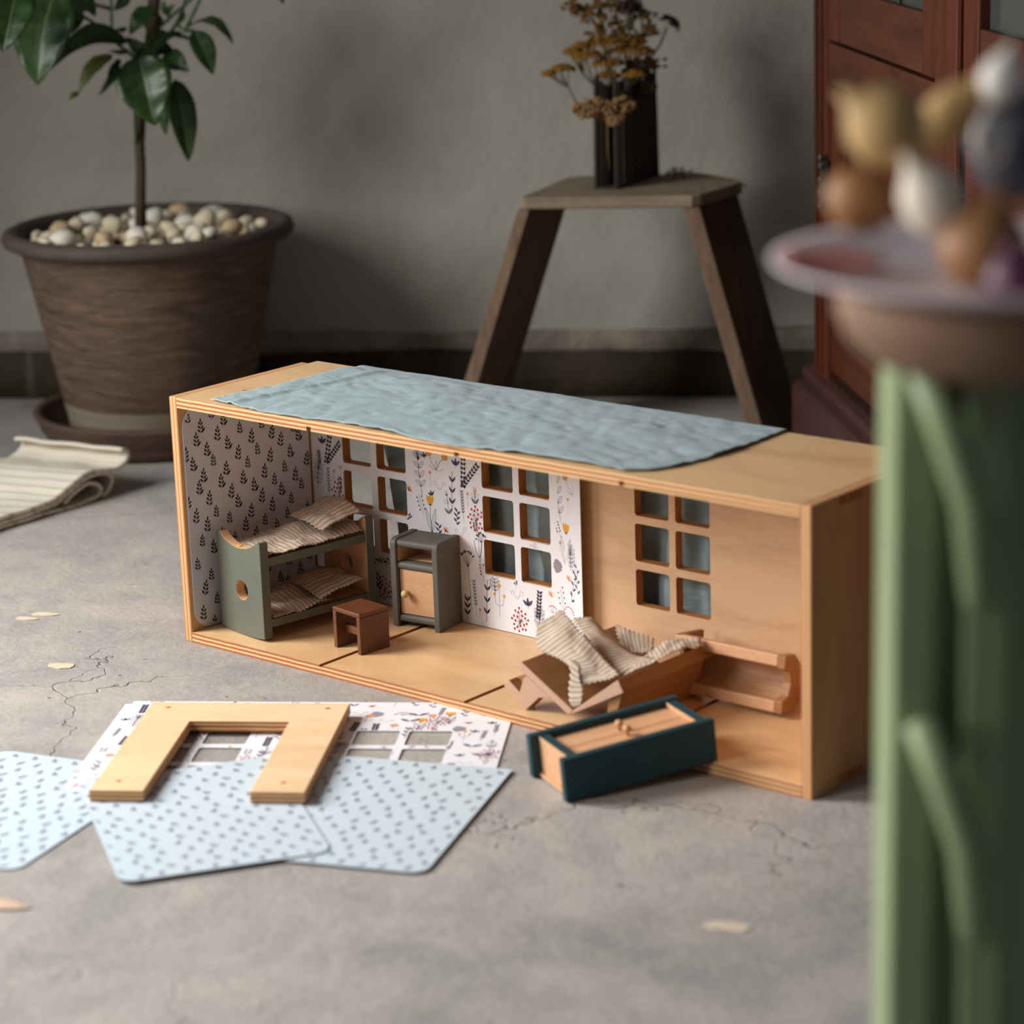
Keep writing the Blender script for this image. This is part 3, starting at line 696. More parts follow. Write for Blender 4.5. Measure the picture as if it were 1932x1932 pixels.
sh = cloth('striped_pillow', [[(0.010, 0.082, 0.1000), (0.010, 0.105, 0.1050), (0.012, 0.127, 0.1125)],
                              [(0.034, 0.080, 0.1020), (0.034, 0.103, 0.1075), (0.036, 0.129, 0.1155)],
                              [(0.066, 0.082, 0.0955), (0.068, 0.105, 0.1035), (0.070, 0.128, 0.1070)]], M['stripe'], seed=2, thick=0.0007, wr=0.0013)
tag(in_frame(sh, BLOC, BROT), 'flat brown striped pillow cloth at the head of the upper bunk', 'pillow')
sh = cloth('striped_blanket', [[(0.008, 0.012, 0.0245), (0.008, 0.045, 0.0260), (0.008, 0.080, 0.0300)],
                               [(0.030, 0.011, 0.0255), (0.030, 0.045, 0.0325), (0.030, 0.083, 0.0430)],
                               [(0.052, 0.011, 0.0260), (0.052, 0.045, 0.0300), (0.052, 0.083, 0.0320)],
                               [(0.0735, 0.012, 0.0235), (0.0750, 0.045, 0.0240), (0.0760, 0.078, 0.0275)]], M['stripe_v'], seed=3, wr=0.0015)
tag(in_frame(sh, BLOC, BROT), 'brown striped blanket rumpled on the lower bunk', 'blanket')
sh = cloth('striped_pillow', [[(0.014, 0.070, 0.0360), (0.014, 0.095, 0.0400), (0.014, 0.120, 0.0400)],
                              [(0.040, 0.066, 0.0390), (0.040, 0.092, 0.0445), (0.040, 0.122, 0.0420)],
                              [(0.078, 0.066, 0.0300), (0.080, 0.092, 0.0375), (0.080, 0.120, 0.0400)]], M['stripe'], seed=4, thick=0.0007, wr=0.0013)
tag(in_frame(sh, BLOC, BROT), 'flat brown striped pillow cloth sticking out of the lower bunk', 'pillow')

# ------------------------------------------------------------------ small cupboard
cb = thing('toy_cupboard', 'grey painted toy cupboard with a bare wood door against the flowered card', 'cupboard', (0.1627, 0.1300, ZF + 0.0002), R(8))
KW, KH, KD = 0.0560, 0.0905, 0.0440
for x0 in (0.0, KW - 0.0066):
    mb = MB(); mb.prism(rrect(0, KD, 0, KH, (0.001, 0.001, 0.006, 0.006), 5), x0, x0 + 0.0066, 'x'); mb.build('side_board', M['greypaint'], cb, bevel=0.0011)
for (z0, z1) in ((0.0815, 0.0890), (0.0588, 0.0665), (0.0045, 0.0122)):
    mb = MB(); mb.prism(rrect(0.0022, KD - 0.003 if z0 > .07 else 0.014, z0, z1, (0.0036, 0.0005, 0.0005, 0.0036), 5), 0.0066, KW - 0.0066, 'x'); mb.build('rail', M['greypaint'], cb)
mb = MB(); mb.box(0.0066, KW - 0.0066, KD - 0.005, KD - 0.001, 0.004, 0.083); mb.build('back_board', M['beech'], cb)
mb = MB(); mb.box(0.0066, KW - 0.0066, 0.012, KD - 0.005, 0.0620, 0.0665); mb.build('shelf', M['beech'], cb)
for x0 in (0.0066, KW - 0.0066 - 0.0008):
    mb = MB(); mb.box(x0, x0 + 0.0008, 0.004, KD - 0.005, 0.0665, 0.0815); mb.build('side_lining', M['beech'], cb)
mb = MB(); mb.box(0.0074, KW - 0.0072, 0.0050, 0.0085, 0.0128, 0.0584); dr = mb.build('door', M['beech'], cb, bevel=0.0004)
mb = MB(); mb.loop_lathe([(0.0, 0.0), (0.0018, 0.0), (0.0016, 0.003), (0.0034, 0.0045), (0.0040, 0.0066), (0.0032, 0.0086), (0.0, 0.0094)], 16)
mb.build('knob', M['knob'], dr, smooth=True, loc=(0.0165, 0.0052, 0.0352), rot=(R(90), 0, 0))

# ------------------------------------------------------------------ little stool in front of the bed
st = thing('toy_stool', 'small red-brown toy stool in front of the bunk bed', 'stool', (0.1607, 0.0475, ZF + 0.0002), R(-7))
SW, SH_, SD = 0.0408, 0.0412, 0.0365
mb = MB(); mb.box(0, SW, 0, SD, SH_ - 0.0044, SH_); mb.build('seat', M['rust'], st, bevel=0.0008)
for x0 in (0.0, SW - 0.0050):
    mb = MB(); mb.box(x0, x0 + 0.0050, 0, SD, 0, SH_ - 0.0044); mb.build('side_board', M['rust'], st, bevel=0.0006)
mb = MB(); mb.box(0.0050, SW - 0.0050, 0.010, 0.016, 0.0145, 0.0218); mb.build('cross_bar', M['rust'], st, bevel=0.0004)

# ------------------------------------------------------------------ tipped wooden bed
TB_LOC, TB_ROT = (0.4815, 0.0112, 0.0165), R(-2)
tb = thing('tipped_bed', "bare wood toy bed tipped on its edge across the front of the doll's house", 'bed', TB_LOC, TB_ROT)
TL = 0.135
mb = MB(); mb.prism([(0.0006, 0.0004), (0.0059, 0.0057), (-0.0538, 0.0391), (-0.0593, 0.0333)], 0.0, TL, 'y', 1, 0); mb.build('base_board', [M['brownwood'], M['endgrain']], tb, bevel=0.0006)
mb = MB(); mb.prism([(0.0010, 0.0002), (0.0645, 0.0343), (0.0586, 0.0451), (0.0061, 0.0059)], 0.0, TL, 'y', 1, 0); mb.build('side_board', [M['brownwood'], M['endgrain']], tb, bevel=0.0006)
for y0 in (0.0, TL - 0.012):
    mb = MB(); mb.prism([(-0.0504, -0.0060), (-0.0340, 0.0092), (-0.0200, 0.0118), (-0.0480, 0.0270), (-0.0520, 0.0232), (-0.0571, 0.0098), (-0.0699, 0.0187), (-0.0762, 0.0122)], y0, y0 + 0.012, 'y', 1, 0); mb.build('foot', [M['brownwood'], M['endgrain']], tb, bevel=0.0005)
mb = MB(); mb.prism([(0.0230, 0.0112), (0.0380, -0.0052), (0.0470, 0.0010), (0.0440, 0.0228)], TL - 0.014, TL, 'y', 1, 0); mb.build('foot', [M['brownwood'], M['endgrain']], tb, bevel=0.0005)
mb = MB(); mb.prism([(-0.0699, 0.0187), (-0.0571, 0.0085), (-0.0480, 0.0205), (-0.0550, 0.0254)], 0.012, TL - 0.012, 'y'); mb.build('long_rail', M['brownwood'], tb, bevel=0.0004)
mb = MB(); mb.prism([(0.0440, 0.0232), (0.0400, -0.0040), (0.0470, -0.0048), (0.0600, 0.0318)], 0.004, TL - 0.016, 'y'); mb.build('apron_board', M['brownwood'], tb, bevel=0.0005)
gA = [ [(-0.0446,0.0450,0.0787),(-0.0505,0.0350,0.0734),(-0.0596,0.0300,0.0647)],[(-0.0263,0.0400,0.0705),(-0.0317,0.0250,0.0641),(-0.0508,0.0200,0.0472)],[(-0.0069,0.0350,0.0601),(-0.0083,0.0200,0.0556),(-0.0211,0.0150,0.0441)],[(0.0161,0.0300,0.0496),(0.0160,0.0150,0.0455),(-0.0003,0.0100,0.0394)],[(0.0443,0.0200,0.0407),(0.0309,0.0120,0.0361),(0.0112,0.0080,0.0281)] ]
gT = [ [(-0.0080,0.0120,0.0496),(0.0045,0.0120,0.0440)],[(-0.0025,0.0080,0.0355),(0.0089,0.0080,0.0327)],[(-0.0039,0.0060,0.0214),(0.0128,0.0060,0.0249)],[(-0.0015,0.0050,0.0099),(0.0121,0.0050,0.0137)],[(0.0028,0.0050,0.0056),(0.0068,0.0050,0.0080)] ]
gB = [ [(-0.0581,0.0750,0.0596),(-0.0455,0.0850,0.0610),(-0.0399,0.0950,0.0494)],[(-0.0328,0.0650,0.0503),(-0.0217,0.0750,0.0519),(-0.0109,0.0850,0.0430)],[(-0.0035,0.0500,0.0434),(0.0074,0.0600,0.0449),(0.0207,0.0700,0.0417)],[(0.0359,0.0300,0.0372),(0.0412,0.0450,0.0413),(0.0503,0.0600,0.0462)] ]
gC = [ [(-0.0384,0.1120,0.0485),(-0.0188,0.1150,0.0445),(0.0019,0.1180,0.0420)],[(-0.0289,0.1050,0.0394),(-0.0107,0.1080,0.0369),(0.0067,0.1120,0.0361)],[(-0.0156,0.0950,0.0341),(-0.0017,0.1000,0.0303),(0.0110,0.1050,0.0325)] ]
gD = [ [(0.0426,0.0250,0.0385),(0.0370,0.0500,0.0402)],[(0.0584,0.0500,0.0485),(0.0290,0.0800,0.0428)],[(0.0592,0.0800,0.0498),(0.0364,0.1000,0.0523)],[(0.0692,0.1050,0.0512),(0.0589,0.1150,0.0515)] ]
o = cloth('striped_blanket', gA, M['stripe'], seed=5, wr=0.0010, ripple=lambda u, v: 0.003 * math.sin(v * 3.1)); in_frame(o, TB_LOC, TB_ROT)
tag(o, 'thick striped cloth looped over the front of the tipped wooden bed', 'blanket')
cloth('hanging_corner', gT, M['stripe'], o, seed=6, wr=0.0006)
o = cloth('striped_blanket', gB, M['stripe'], seed=7, wr=0.0010); in_frame(o, TB_LOC, TB_ROT)
tag(o, 'brown striped cloth lying in the middle of the tipped wooden bed', 'blanket')
cloth('frilled_edge', gD, M['stripe'], o, seed=8, wr=0.0016)
o = cloth('striped_cloth', gC, M['stripe_v'], seed=9, wr=0.0012); in_frame(o, TB_LOC, TB_ROT)
tag(o, 'small striped cloth at the far end of the tipped wooden bed', 'cloth')

# ------------------------------------------------------------------ tiny open cot lying on its side by the right wall
ct = thing('toy_cot', 'small bare wood toy cot lying on its side by the right end wall', 'cot', (0.5150, 0.1190, ZF + 0.0056), rot=(R(-8), 0, R(1)))
CL, CHH, CDp = 0.1190, 0.0520, 0.0380
base = [(0.006 + (CDp - 0.010) * math.sin(math.pi * i / 10) ** 0.6, 0.004 + (CHH - 0.008) * i / 10) for i in range(11)]
mb = MB(); mb.prism([(y + 0.005, z) for y, z in base] + [(y, z) for y, z in base[::-1]], 0.004, CL - 0.004, 'x'); mb.build('curved_base', M['beech'], ct, smooth=False)
for z0 in (0.0, CHH - 0.0105):
    mb = MB(); mb.box(0.0, CL - 0.008, 0.0, 0.0085, z0, z0 + 0.0105); mb.build('side_rail', M['beech'], ct, bevel=0.0012)
mb = MB()
mb.prism([(0.0, 0.0), (0.018, 0.0), (CDp, 0.014), (CDp, CHH - 0.022), (0.016, CHH), (0.0, CHH), (0.0, CHH - 0.0115), (0.009, CHH - 0.015), (0.012, CHH * 0.5), (0.009, 0.015), (0.0, 0.0115)], CL - 0.008, CL, 'x'); mb.build('end_board', M['brownwood'], ct, bevel=0.0008)
mb = MB(); mb.prism([(0.0, 0.0), (CDp, 0.0), (CDp, CHH), (0.0, CHH), (0.012, CHH * 0.5)], 0.0, 0.006, 'x'); mb.build('end_board', M['brownwood'], ct, bevel=0.0008)

# ------------------------------------------------------------------ teal wardrobe lying on its back
wa = thing('toy_wardrobe', "teal toy wardrobe with bare wood doors lying on its back before the doll's house", 'wardrobe', (0.5875, -0.1224, 0.0010), rot=(R(0), R(-5.5), 0))
wa.rotation_mode = 'XYZ'
AX = R(64.4)
wa.rotation_euler = Matrix.Rotation(AX, 3, 'Z').to_4x4().to_3x3().__matmul__(Matrix.Rotation(R(-4.4), 3, 'Y')).to_euler()
WL, WW, WH = 0.1420, 0.0730, 0.0380
for y0 in (0.0, WW - 0.0080):
    mb = MB(); mb.box(0.0, WL, y0, y0 + 0.0080, 0.0, WH); mb.build('side_board', M['teal'], wa, bevel=0.0009)
for x0 in (0.0085, WL - 0.0125):
    mb = MB(); mb.box(x0, x0 + 0.0090, 0.0080, WW - 0.0080, 0.0035, WH - 0.0016, 0); mb.mi[1] = 1; mb.build('end_board', [M['beech'], M['teal']], wa, bevel=0.0005)
mb = MB(); mb.box(0.006, WL - 0.006, 0.0080, WW - 0.0080, 0.0005, 0.0035); mb.build('back_board', M['beech'], wa)
for k, (y0, y1) in enumerate(((0.0084, WW / 2 - 0.0005), (WW / 2 + 0.0005, WW - 0.0084))):
    mb = MB(); mb.box(0.0182, WL - 0.0132, y0, y1, WH - 0.0105, WH - 0.0065); d_ = mb.build('door', M['beech'], wa, bevel=0.0004)
    mb = MB(); mb.loop_lathe([(0.0, 0.0), (0.0018, 0.0), (0.0016, 0.003), (0.0033, 0.0046), (0.0037, 0.0066), (0.0028, 0.0086), (0.0, 0.0092)], 14)
    mb.build('knob', M['beech'], d_, smooth=True, loc=(0.0740, WW / 2 + (-0.0075 if k == 0 else 0.0075), WH - 0.0066))
mb = MB(); mb.box(0.0184, WL - 0.0134, WW / 2 - 0.0008, WW / 2 + 0.0008, WH - 0.0112, WH - 0.0064); mb.build('door_gap', M['groove'], wa)

# ------------------------------------------------------------------ plywood arch piece on the cards
AO = Vector((0.2640, -0.3560, 0.0042)); AA = R(33.6)
ar = thing('door_frame_piece', 'flat U-shaped plywood piece lying on top of the printed cards', 'plywood piece', AO, AA)
UW, UL, UT = 0.1830, 0.2200, 0.0100
arch = [(0, 0), (0.0465, 0), (0.0465, 0.1700), (0.1365, 0.1700), (0.1365, 0), (UW, 0), (UW, UL), (0, UL)]
mb = MB(); mb.prism(arch, 0.0, UT, 'z', 0, 1); mb.build('arch_board', [M['birch_light'], ply_edge('ply_edge_piece', 'Z', UT)], ar, bevel=0.0007)
for (x, y) in ((0.020, 0.022), (UW - 0.022, 0.022), (0.018, UL - 0.014), (UW - 0.018, UL - 0.014)):
    mb = MB(); mb.blob((x, y, UT), (0.0026, 0.0026, 0.0002), 12, 4); mb.build('screw_hole', M['groove'], ar)

# ------------------------------------------------------------------ flower card on the floor
FO = Vector((0.0930, -0.1600, 0.0004)); FA = R(33.9)
gc = thing('wallpaper_card', 'white flower-print card with window cut-outs lying flat under the plywood piece', 'wallpaper card', FO, FA)
GW, GHt = 0.3640, 0.2290
GCOL = [(0.0480, 0.0870), (0.0950, 0.1340), (0.2290, 0.2680), (0.2760, 0.3150)]
GROW = [(-0.1120, -0.0760), (-0.1570, -0.1210), (-0.2020, -0.1660)]
GN = lambda x, z, d: (x, z, 0.0010 + d)
mb = card_grid(0.006, GW - 0.006, -GHt, 0.0, GCOL, GROW, GN, 0.0008); mb.box(0.0, 0.006, -GHt + 0.006, -0.008, 0.0002, 0.0010); mb.box(GW - 0.006, GW, -GHt + 0.006, -0.006, 0.0002, 0.0010)
mb.build('sheet', [M['paper_w'], M['card_back']], gc)
P_ = Print(); rng = random.Random(11); kinds = ['tulip', 'berry', 'fan', 'chain', 'lineplant', 'disc', 'dot', 'burst', 'outline', 'scribble', 'fern', 'umbel', 'leafplant', 'yellowumbel', 'redfan', 'vine', 'twig', 'curl', 'leafpair', 'berry', 'fan', 'chain', 'disc']
hts = dict(tulip=.028, berry=.024, fan=.006, chain=.022, lineplant=.032, disc=.016, dot=.012, burst=.005, outline=.018, scribble=.004, fern=.02, umbel=.03, leafplant=.03, yellowumbel=.024, redfan=.006, vine=.026, twig=.018, curl=.008, leafpair=.007)
yy = -GHt + .006; rr_ = 0
while yy < -.01:
    xx_ = .012 + (.009 if rr_ % 2 else 0)
    while xx_ < GW - .008:
        k = rng.choice(kinds); bx = xx_ + rng.uniform(-.003, .003); by = yy + rng.uniform(-.004, .004)
        motif(P_, k, bx, by, bx + rng.uniform(-.002, .002), by + hts[k], rng); xx_ += .0185
    yy += .021; rr_ += 1
P_.build('flower_print', GN, gc, fkeep(GCOL, GROW, 0, GW, -GHt, 0))

# ------------------------------------------------------------------ three blue cards
def blue_card(loc, ang, tilt, label, seed, shape):
    o = thing('wallpaper_card', label, 'wallpaper card', loc, rot=(tilt[0], tilt[1], ang), group='blue leaf-print cards on the floor')
    mb = MB(); mb.prism(shape, 0.0, 0.0010, 'z', 0, 1); mb.build('sheet', [M['paper_b'], M['card_dark']], o)
    P2 = Print(); r2 = random.Random(seed); row = 0; v = 0.002
    while v < 0.232:
        u = -0.004 + (0.0098 if row % 2 else 0)
        while u < 0.172:
            sprig(P2, u + r2.uniform(-.0025, .0025), v + r2.uniform(-.002, .002), 0.0105, R(90) + r2.uniform(-.35, .35) + (.3 if row % 2 else -.2), 1, 'slate', 1.0); u += 0.0196
        v += 0.0142; row += 1
    P2.build('leaf_print', lambda x, y, d: (x, y, 0.0010 + d), o, lambda x, y: .002 < x < .167 and .002 < y < .227)
    return o
RC = rrect(0, 0.169, 0, 0.229, 0.014, 6)
blue_card((0.162, -0.533, 0.0003), R(16.5), (0, 0), 'pale blue leaf-print card at the far left, running out of the picture', 1, RC)
blue_card((0.4355, -0.368, 0.0016), math.atan2(0.065, 0.156), (0, 0), 'pale blue leaf-print card on the right, its sharp corner towards the teal wardrobe', 2, rrect(0, 0.169, 0, 0.229, (0.014, 0.014, 0.003, 0.014), 6))
blue_card((0.4134, -0.4565, 0.0029), math.atan2(0.142, 0.0909), (0, 0), 'pale blue leaf-print card nearest the front, between the two other blue cards', 3, RC)

# ------------------------------------------------------------------ plant pot, saucer, pebbles and tree
PC0 = Vector((-0.670, 0.587, 0))
t = NT('aged_clay', 0.75, 0.25); v = t.co()
st1 = t.noise(t.mapping(v, (1, 1, 7)), 22, 5, 0.6, 0.5); bl = t.noise(v, 7, 4, 0.6)
c = t.ramp(st1, [(0.3, srgb(66, 52, 42)), (0.55, srgb(94, 77, 64)), (0.8, srgb(124, 100, 82))]); c = t.mix(t.fr(bl, 0.45, 0.7, 0, 0.55), c, srgb(84, 68, 56))
sp = t.add('ShaderNodeSeparateXYZ'); t.link(v, sp.inputs[0])
zz = t.math('ADD', sp.outputs[2], t.math('MULTIPLY', t.math('SUBTRACT', bl, 0.5), 0.012))
c = t.mix(t.math('MULTIPLY', t.fr(zz, 0.047, 0.044), 0.7), c, srgb(146, 136, 116)); t.color(c)
t.bump(st1, 0.35, 0.003); M['clay'] = t.m
M['clay_rim'] = wood('clay_rim', srgb(60, 51, 45), srgb(84, 72, 64), (5, 5, 5), 12, 0.7, 0.25, 0.15)
M['clay_red'] = wood('clay_saucer', srgb(62, 46, 40), srgb(92, 72, 60), (3, 3, 14), 10, 0.7, 0.25, 0.1)
M['soil'] = plain('soil', srgb(70, 54, 38), 0.95, 0.1, 0.4, 60, 0.5)
M['pebble'] = plain('cream_pebble', srgb(206, 192, 164), 0.55, 0.35, 0.10, 40)
M['pebble2'] = plain('white_pebble', srgb(220, 214, 198), 0.5, 0.35, 0.06, 40)
M['pebble3'] = plain('tan_pebble', srgb(188, 166, 132), 0.6, 0.3, 0.14, 40)

sa = thing('pot_saucer', 'brown clay saucer under the plant pot', 'saucer', PC0)
mb = MB(); mb.loop_lathe([(0.0, 0.004), (0.138, 0.004), (0.141, 0.0), (0.146, 0.0), (0.150, 0.012), (0.154, 0.020), (0.158, 0.024), (0.160, 0.032), (0.166, 0.042), (0.1655, 0.0465), (0.158, 0.047), (0.154, 0.040), (0.146, 0.016), (0.0, 0.014)], 72); mb.build('dish', M['clay_red'], sa, smooth=True)
pot = thing('plant_pot', 'large weathered brown clay plant pot with a rolled rim', 'plant pot', PC0 + Vector((0, 0, 0.0145)))
mb = MB(); mb.loop_lathe([(0.0, 0.0), (0.112, 0.0), (0.1185, 0.004), (0.1215, 0.028), (0.1225, 0.031), (0.140, 0.120), (0.157, 0.205), (0.1655, 0.247), (0.168, 0.252), (0.160, 0.252), (0.112, 0.02), (0.0, 0.02)], 80); mb.build('body', M['clay'], pot, smooth=True)
mb = MB(); mb.loop_lathe([(0.1660, 0.250), (0.178, 0.249), (0.1862, 0.253), (0.1888, 0.260), (0.1860, 0.2670), (0.178, 0.2705), (0.171, 0.2695), (0.166, 0.264), (0.163, 0.250)], 80); mb.build('rim', M['clay_rim'], pot, smooth=True)
mb = MB(); mb.loop_lathe([(0.0, 0.246), (0.08, 0.244), (0.163, 0.238)], 40); tag(mb.build('soil', M['soil'], pot, smooth=True), None, None, None, 'stuff')
rp = random.Random(21); protos = []
for k in range(7):
    mb = MB(); mb.blob((0, 0, 0), (1, 0.82 if k % 2 else 0.7, 0.6 + 0.05 * k), 12, 8)
    vv = []
    for p in mb.v:
        q = Vector(p); vv.append(tuple(q * (1 + 0.22 * noise.noise(q * 1.1 + Vector((k * 5, 0, 0))))))
    mb.v = vv; o = mb.build('pebble', M[('pebble', 'pebble2', 'pebble', 'pebble3', 'pebble', 'pebble2', 'pebble')[k]], smooth=True); protos.append(o); COL.objects.unlink(o)
placed = []; tries = 0
while len(placed) < 150 and tries < 9000:
    tries += 1
    r_ = 0.150 * math.sqrt(rp.random()); a_ = rp.uniform(0, 6.283); x, y = r_ * math.cos(a_), r_ * math.sin(a_)
    s_ = rp.uniform(0.0095, 0.0190) * (0.7 if r_ > .13 else 1); lay = 0 if len(placed) < 105 else 1
    if r_ < 0.014 + s_: continue
    if r_ + s_ > 0.157: continue
    if any(l == lay and math.hypot(x - px, y - py) < (s_ + ps) * 0.82 for px, py, ps, l in placed): continue
    placed.append((x, y, s_, lay))
    b = protos[rp.randrange(7)]; o = b.copy(); COL.objects.link(o)
    z = 0.0145 + 0.246 - 0.004 * (r_ / .16) + s_ * 0.45 + 0.003 + (0.0125 if lay else 0)
    o.location = PC0 + Vector((x, y, z)); o.scale = (s_, s_, s_ * 0.9); o.rotation_euler = (rp.uniform(-.4, .4), rp.uniform(-.4, .4), rp.uniform(0, 6.28))
    tag(o, 'smooth cream pebble among those covering the soil of the plant pot', 'pebble', 'pebbles in the plant pot')

t = NT('citrus_leaf', 0.38, 0.45); sp = t.add('ShaderNodeSeparateXYZ'); t.link(t.co('UV'), sp.inputs[0])
ve = t.math('ABSOLUTE', t.math('SUBTRACT', sp.outputs[1], 0.5)); n = t.noise(t.co(), 60, 3)
vein = t.wave(t.co('UV'), 5.5, 0.5, 1, 1, 'X')
c = t.ramp(n, [(0.3, srgb(22, 44, 18)), (0.7, srgb(46, 74, 26))]); c = t.mix(t.fr(ve, 0.02, 0.0), c, srgb(96, 118, 62)); t.color(c)
t.bump(t.math('ADD', t.fr(ve, 0.0, 0.05), t.math('MULTIPLY', vein, 0.10)), 0.4, 0.0012)
t.b.inputs['Transmission Weight'].default_value = 0.0; t.b.inputs['Subsurface Weight'].default_value = 0.0
M['leaf'] = t.m
M['leaf_dry'] = plain('browned_leaf', srgb(74, 82, 32), 0.5, 0.4, 0.4, 90)
M['bark'] = wood('bark', srgb(52, 44, 34), srgb(92, 80, 62), (8, 8, 1), 30, 0.85, 0.15, 0.4)
M['twig'] = plain('green_twig', srgb(58, 84, 54), 0.6, 0.3, 0.15)
tree = thing('citrus_tree', 'young citrus tree with glossy dark green leaves growing from the pebbles', 'tree', PC0 + Vector((0, 0, 0.262)))
TO = Vector(tree.location)
TRUNK = [(-0.6774,0.5807,0.2776),(-0.6760,0.5819,0.3134),(-0.6733,0.5842,0.3544),(-0.6730,0.5844,0.3885),(-0.6698,0.5871,0.4188),(-0.6651,0.5911,0.4490),(-0.6586,0.5968,0.4957),(-0.6529,0.6016,0.5354),(-0.6491,0.6048,0.5683),(-0.6455,0.6079,0.6077)]
branches=[ [ (-0.6844,0.5747,0.5115),(-0.6824,0.5501,0.5336),(-0.6787,0.5138,0.5532),(-0.6817,0.4849,0.5833) ],
 [ (-0.6665,0.5900,0.4907),(-0.6844,0.5747,0.5115),(-0.6997,0.5748,0.5297),(-0.7055,0.5829,0.5688),(-0.7046,0.5838,0.5952) ],
 [ (-0.7087,0.5802,0.5583),(-0.7035,0.5584,0.5641),(-0.7022,0.5200,0.5685) ],
 [ (-0.6610,0.5947,0.4891),(-0.6474,0.6063,0.5325),(-0.6375,0.6279,0.5502),(-0.6292,0.6481,0.5654),(-0.6223,0.6672,0.5841) ],
 [ (-0.6478,0.6060,0.5052),(-0.6234,0.6005,0.5231),(-0.6149,0.6077,0.5392),(-0.6075,0.6141,0.5554),(-0.6028,0.6181,0.5782) ],
 [ (-0.6149,0.6077,0.5392),(-0.5993,0.6079,0.5311),(-0.5833,0.6216,0.5685),(-0.5797,0.6247,0.5814) ],
 [ (-0.6750,0.5827,0.3804),(-0.6668,0.5739,0.4036),(-0.6642,0.5723,0.4309),(-0.6576,0.5713,0.4648) ],
 [ (-0.5993,0.6079,0.5311),(-0.5871,0.6118,0.5311) ],
 [ (-0.5993,0.6079,0.5311),(-0.5960,0.6108,0.5375),(-0.5918,0.6143,0.5393) ],
]
leaves=[ ((-0.6220,0.5491,0.5047),(-0.5890,0.5379,0.4205),0.0709,0.00,0.10),
 ((-0.6120,0.5971,0.4708),(-0.5966,0.5971,0.3677),0.0362,0.30,0.08),
 ((-0.6188,0.5913,0.4577),(-0.6238,0.5870,0.4004),0.0215,-0.50,0.10),
 ((-0.5871,0.6118,0.5311),(-0.5605,0.6148,0.4771),0.0306,0.30,0.10),
 ((-0.5918,0.6143,0.5393),(-0.5395,0.6327,0.5143),0.0227,0.90,0.25),
 ((-0.6459,0.6339,0.5195),(-0.6346,0.6567,0.5098),0.0108,1.00,0.10),
 ((-0.6218,0.5887,0.4991),(-0.5762,0.5882,0.4830),0.0308,0.30,0.10),
 ((-0.6181,0.5919,0.5319),(-0.6296,0.5558,0.5019),0.0200,0.50,0.10),
 ((-0.6656,0.4593,0.5920),(-0.6587,0.4126,0.4808),0.0806,-0.20,0.10),
 ((-0.6531,0.3910,0.6036),(-0.6406,0.3491,0.5271),0.0536,0.20,0.10),
 ((-0.6628,0.5669,0.5195),(-0.6832,0.4442,0.4896),0.0268,0.55,0.02),
 ((-0.6609,0.5685,0.5082),(-0.6736,0.5445,0.5099),0.0080,0.80,0.10),
 ((-0.6704,0.5472,0.5039),(-0.6820,0.4979,0.4613),0.0241,-0.50,0.15),
 ((-0.6820,0.4979,0.4613),(-0.6854,0.4818,0.4529),0.0080,-0.20,0.10),
 ((-0.6650,0.5518,0.4996),(-0.6712,0.5203,0.4555),0.0120,0.60,0.15),
 ((-0.6625,0.5539,0.4982),(-0.6686,0.5356,0.4646),0.0134,-0.50,0.10),
 ((-0.6273,0.5840,0.5599),(-0.6372,0.5493,0.5298),0.0266,-0.30,0.15),
 ((-0.6770,0.5810,0.5344),(-0.6883,0.5714,0.5336),0.0081,0.80,0.10),
 ((-0.6581,0.5708,0.5773),(-0.6658,0.5511,0.5590),0.0147,0.30,0.10),
 ((-0.6235,0.6004,0.5508),(-0.6251,0.5991,0.5693),0.0094,0.30,0.10),
 ((-0.6236,0.6004,0.5495),(-0.6073,0.6011,0.5643),0.0107,0.30,0.10),
 ((-0.5056,0.6617,0.5963),(-0.4819,0.6687,0.5619),0.0145,0.40,0.10),
 ((-0.6409,0.5856,0.5007),(-0.6635,0.5662,0.5249),0.0201,0.40,0.10),
 ((-0.6604,0.6084,0.5045),(-0.6326,0.6189,0.5012),0.0230,0.50,0.10),
 ((-0.6412,0.5853,0.5239),(-0.6185,0.5784,0.4988),0.0241,-0.40,0.10),
 ((-0.6304,0.5682,0.5125),(-0.6359,0.5503,0.4877),0.0173,0.40,0.10),
 ((-0.6473,0.6064,0.5152),(-0.6237,0.6266,0.5261),0.0148,0.60,0.10),
 ((-0.6615,0.6205,0.5268),(-0.6841,0.6145,0.5535),0.0271,-0.30,0.10),
 ((-0.6001,0.6072,0.5561),(-0.6045,0.6035,0.5399),0.0093,0.50,0.10),
 ((-0.6798,0.5129,0.5519),(-0.7206,0.4648,0.5646),0.0397,0.80,0.20),
 ((-0.6740,0.4784,0.5840),(-0.6380,0.4960,0.5577),0.0458,0.90,0.10),
 ((-0.6223,0.6672,0.5841),(-0.5988,0.7136,0.5677),0.0270,0.40,0.10),
 ((-0.6814,0.5115,0.5943),(-0.6914,0.4898,0.5503),0.0396,0.40,0.10),
]
mb = MB(); mb.tube([Vector(p) - TO for p in TRUNK], [0.0078, 0.0070, 0.0066, 0.0068, 0.0064, 0.0064, 0.0068, 0.0075, 0.0080, 0.0085], 12); mb.build('trunk', M['bark'], tree, smooth=True)
for k, b in enumerate(branches):
    mb = MB(); n_ = len(b); mb.tube([Vector(p) - TO for p in b], [0.0026 - 0.0011 * i / n_ for i in range(n_)], 7); mb.build('branch', M['twig'], tree, smooth=True)
CAMP = Vector((1.86713, -1.67763, 0.80036))
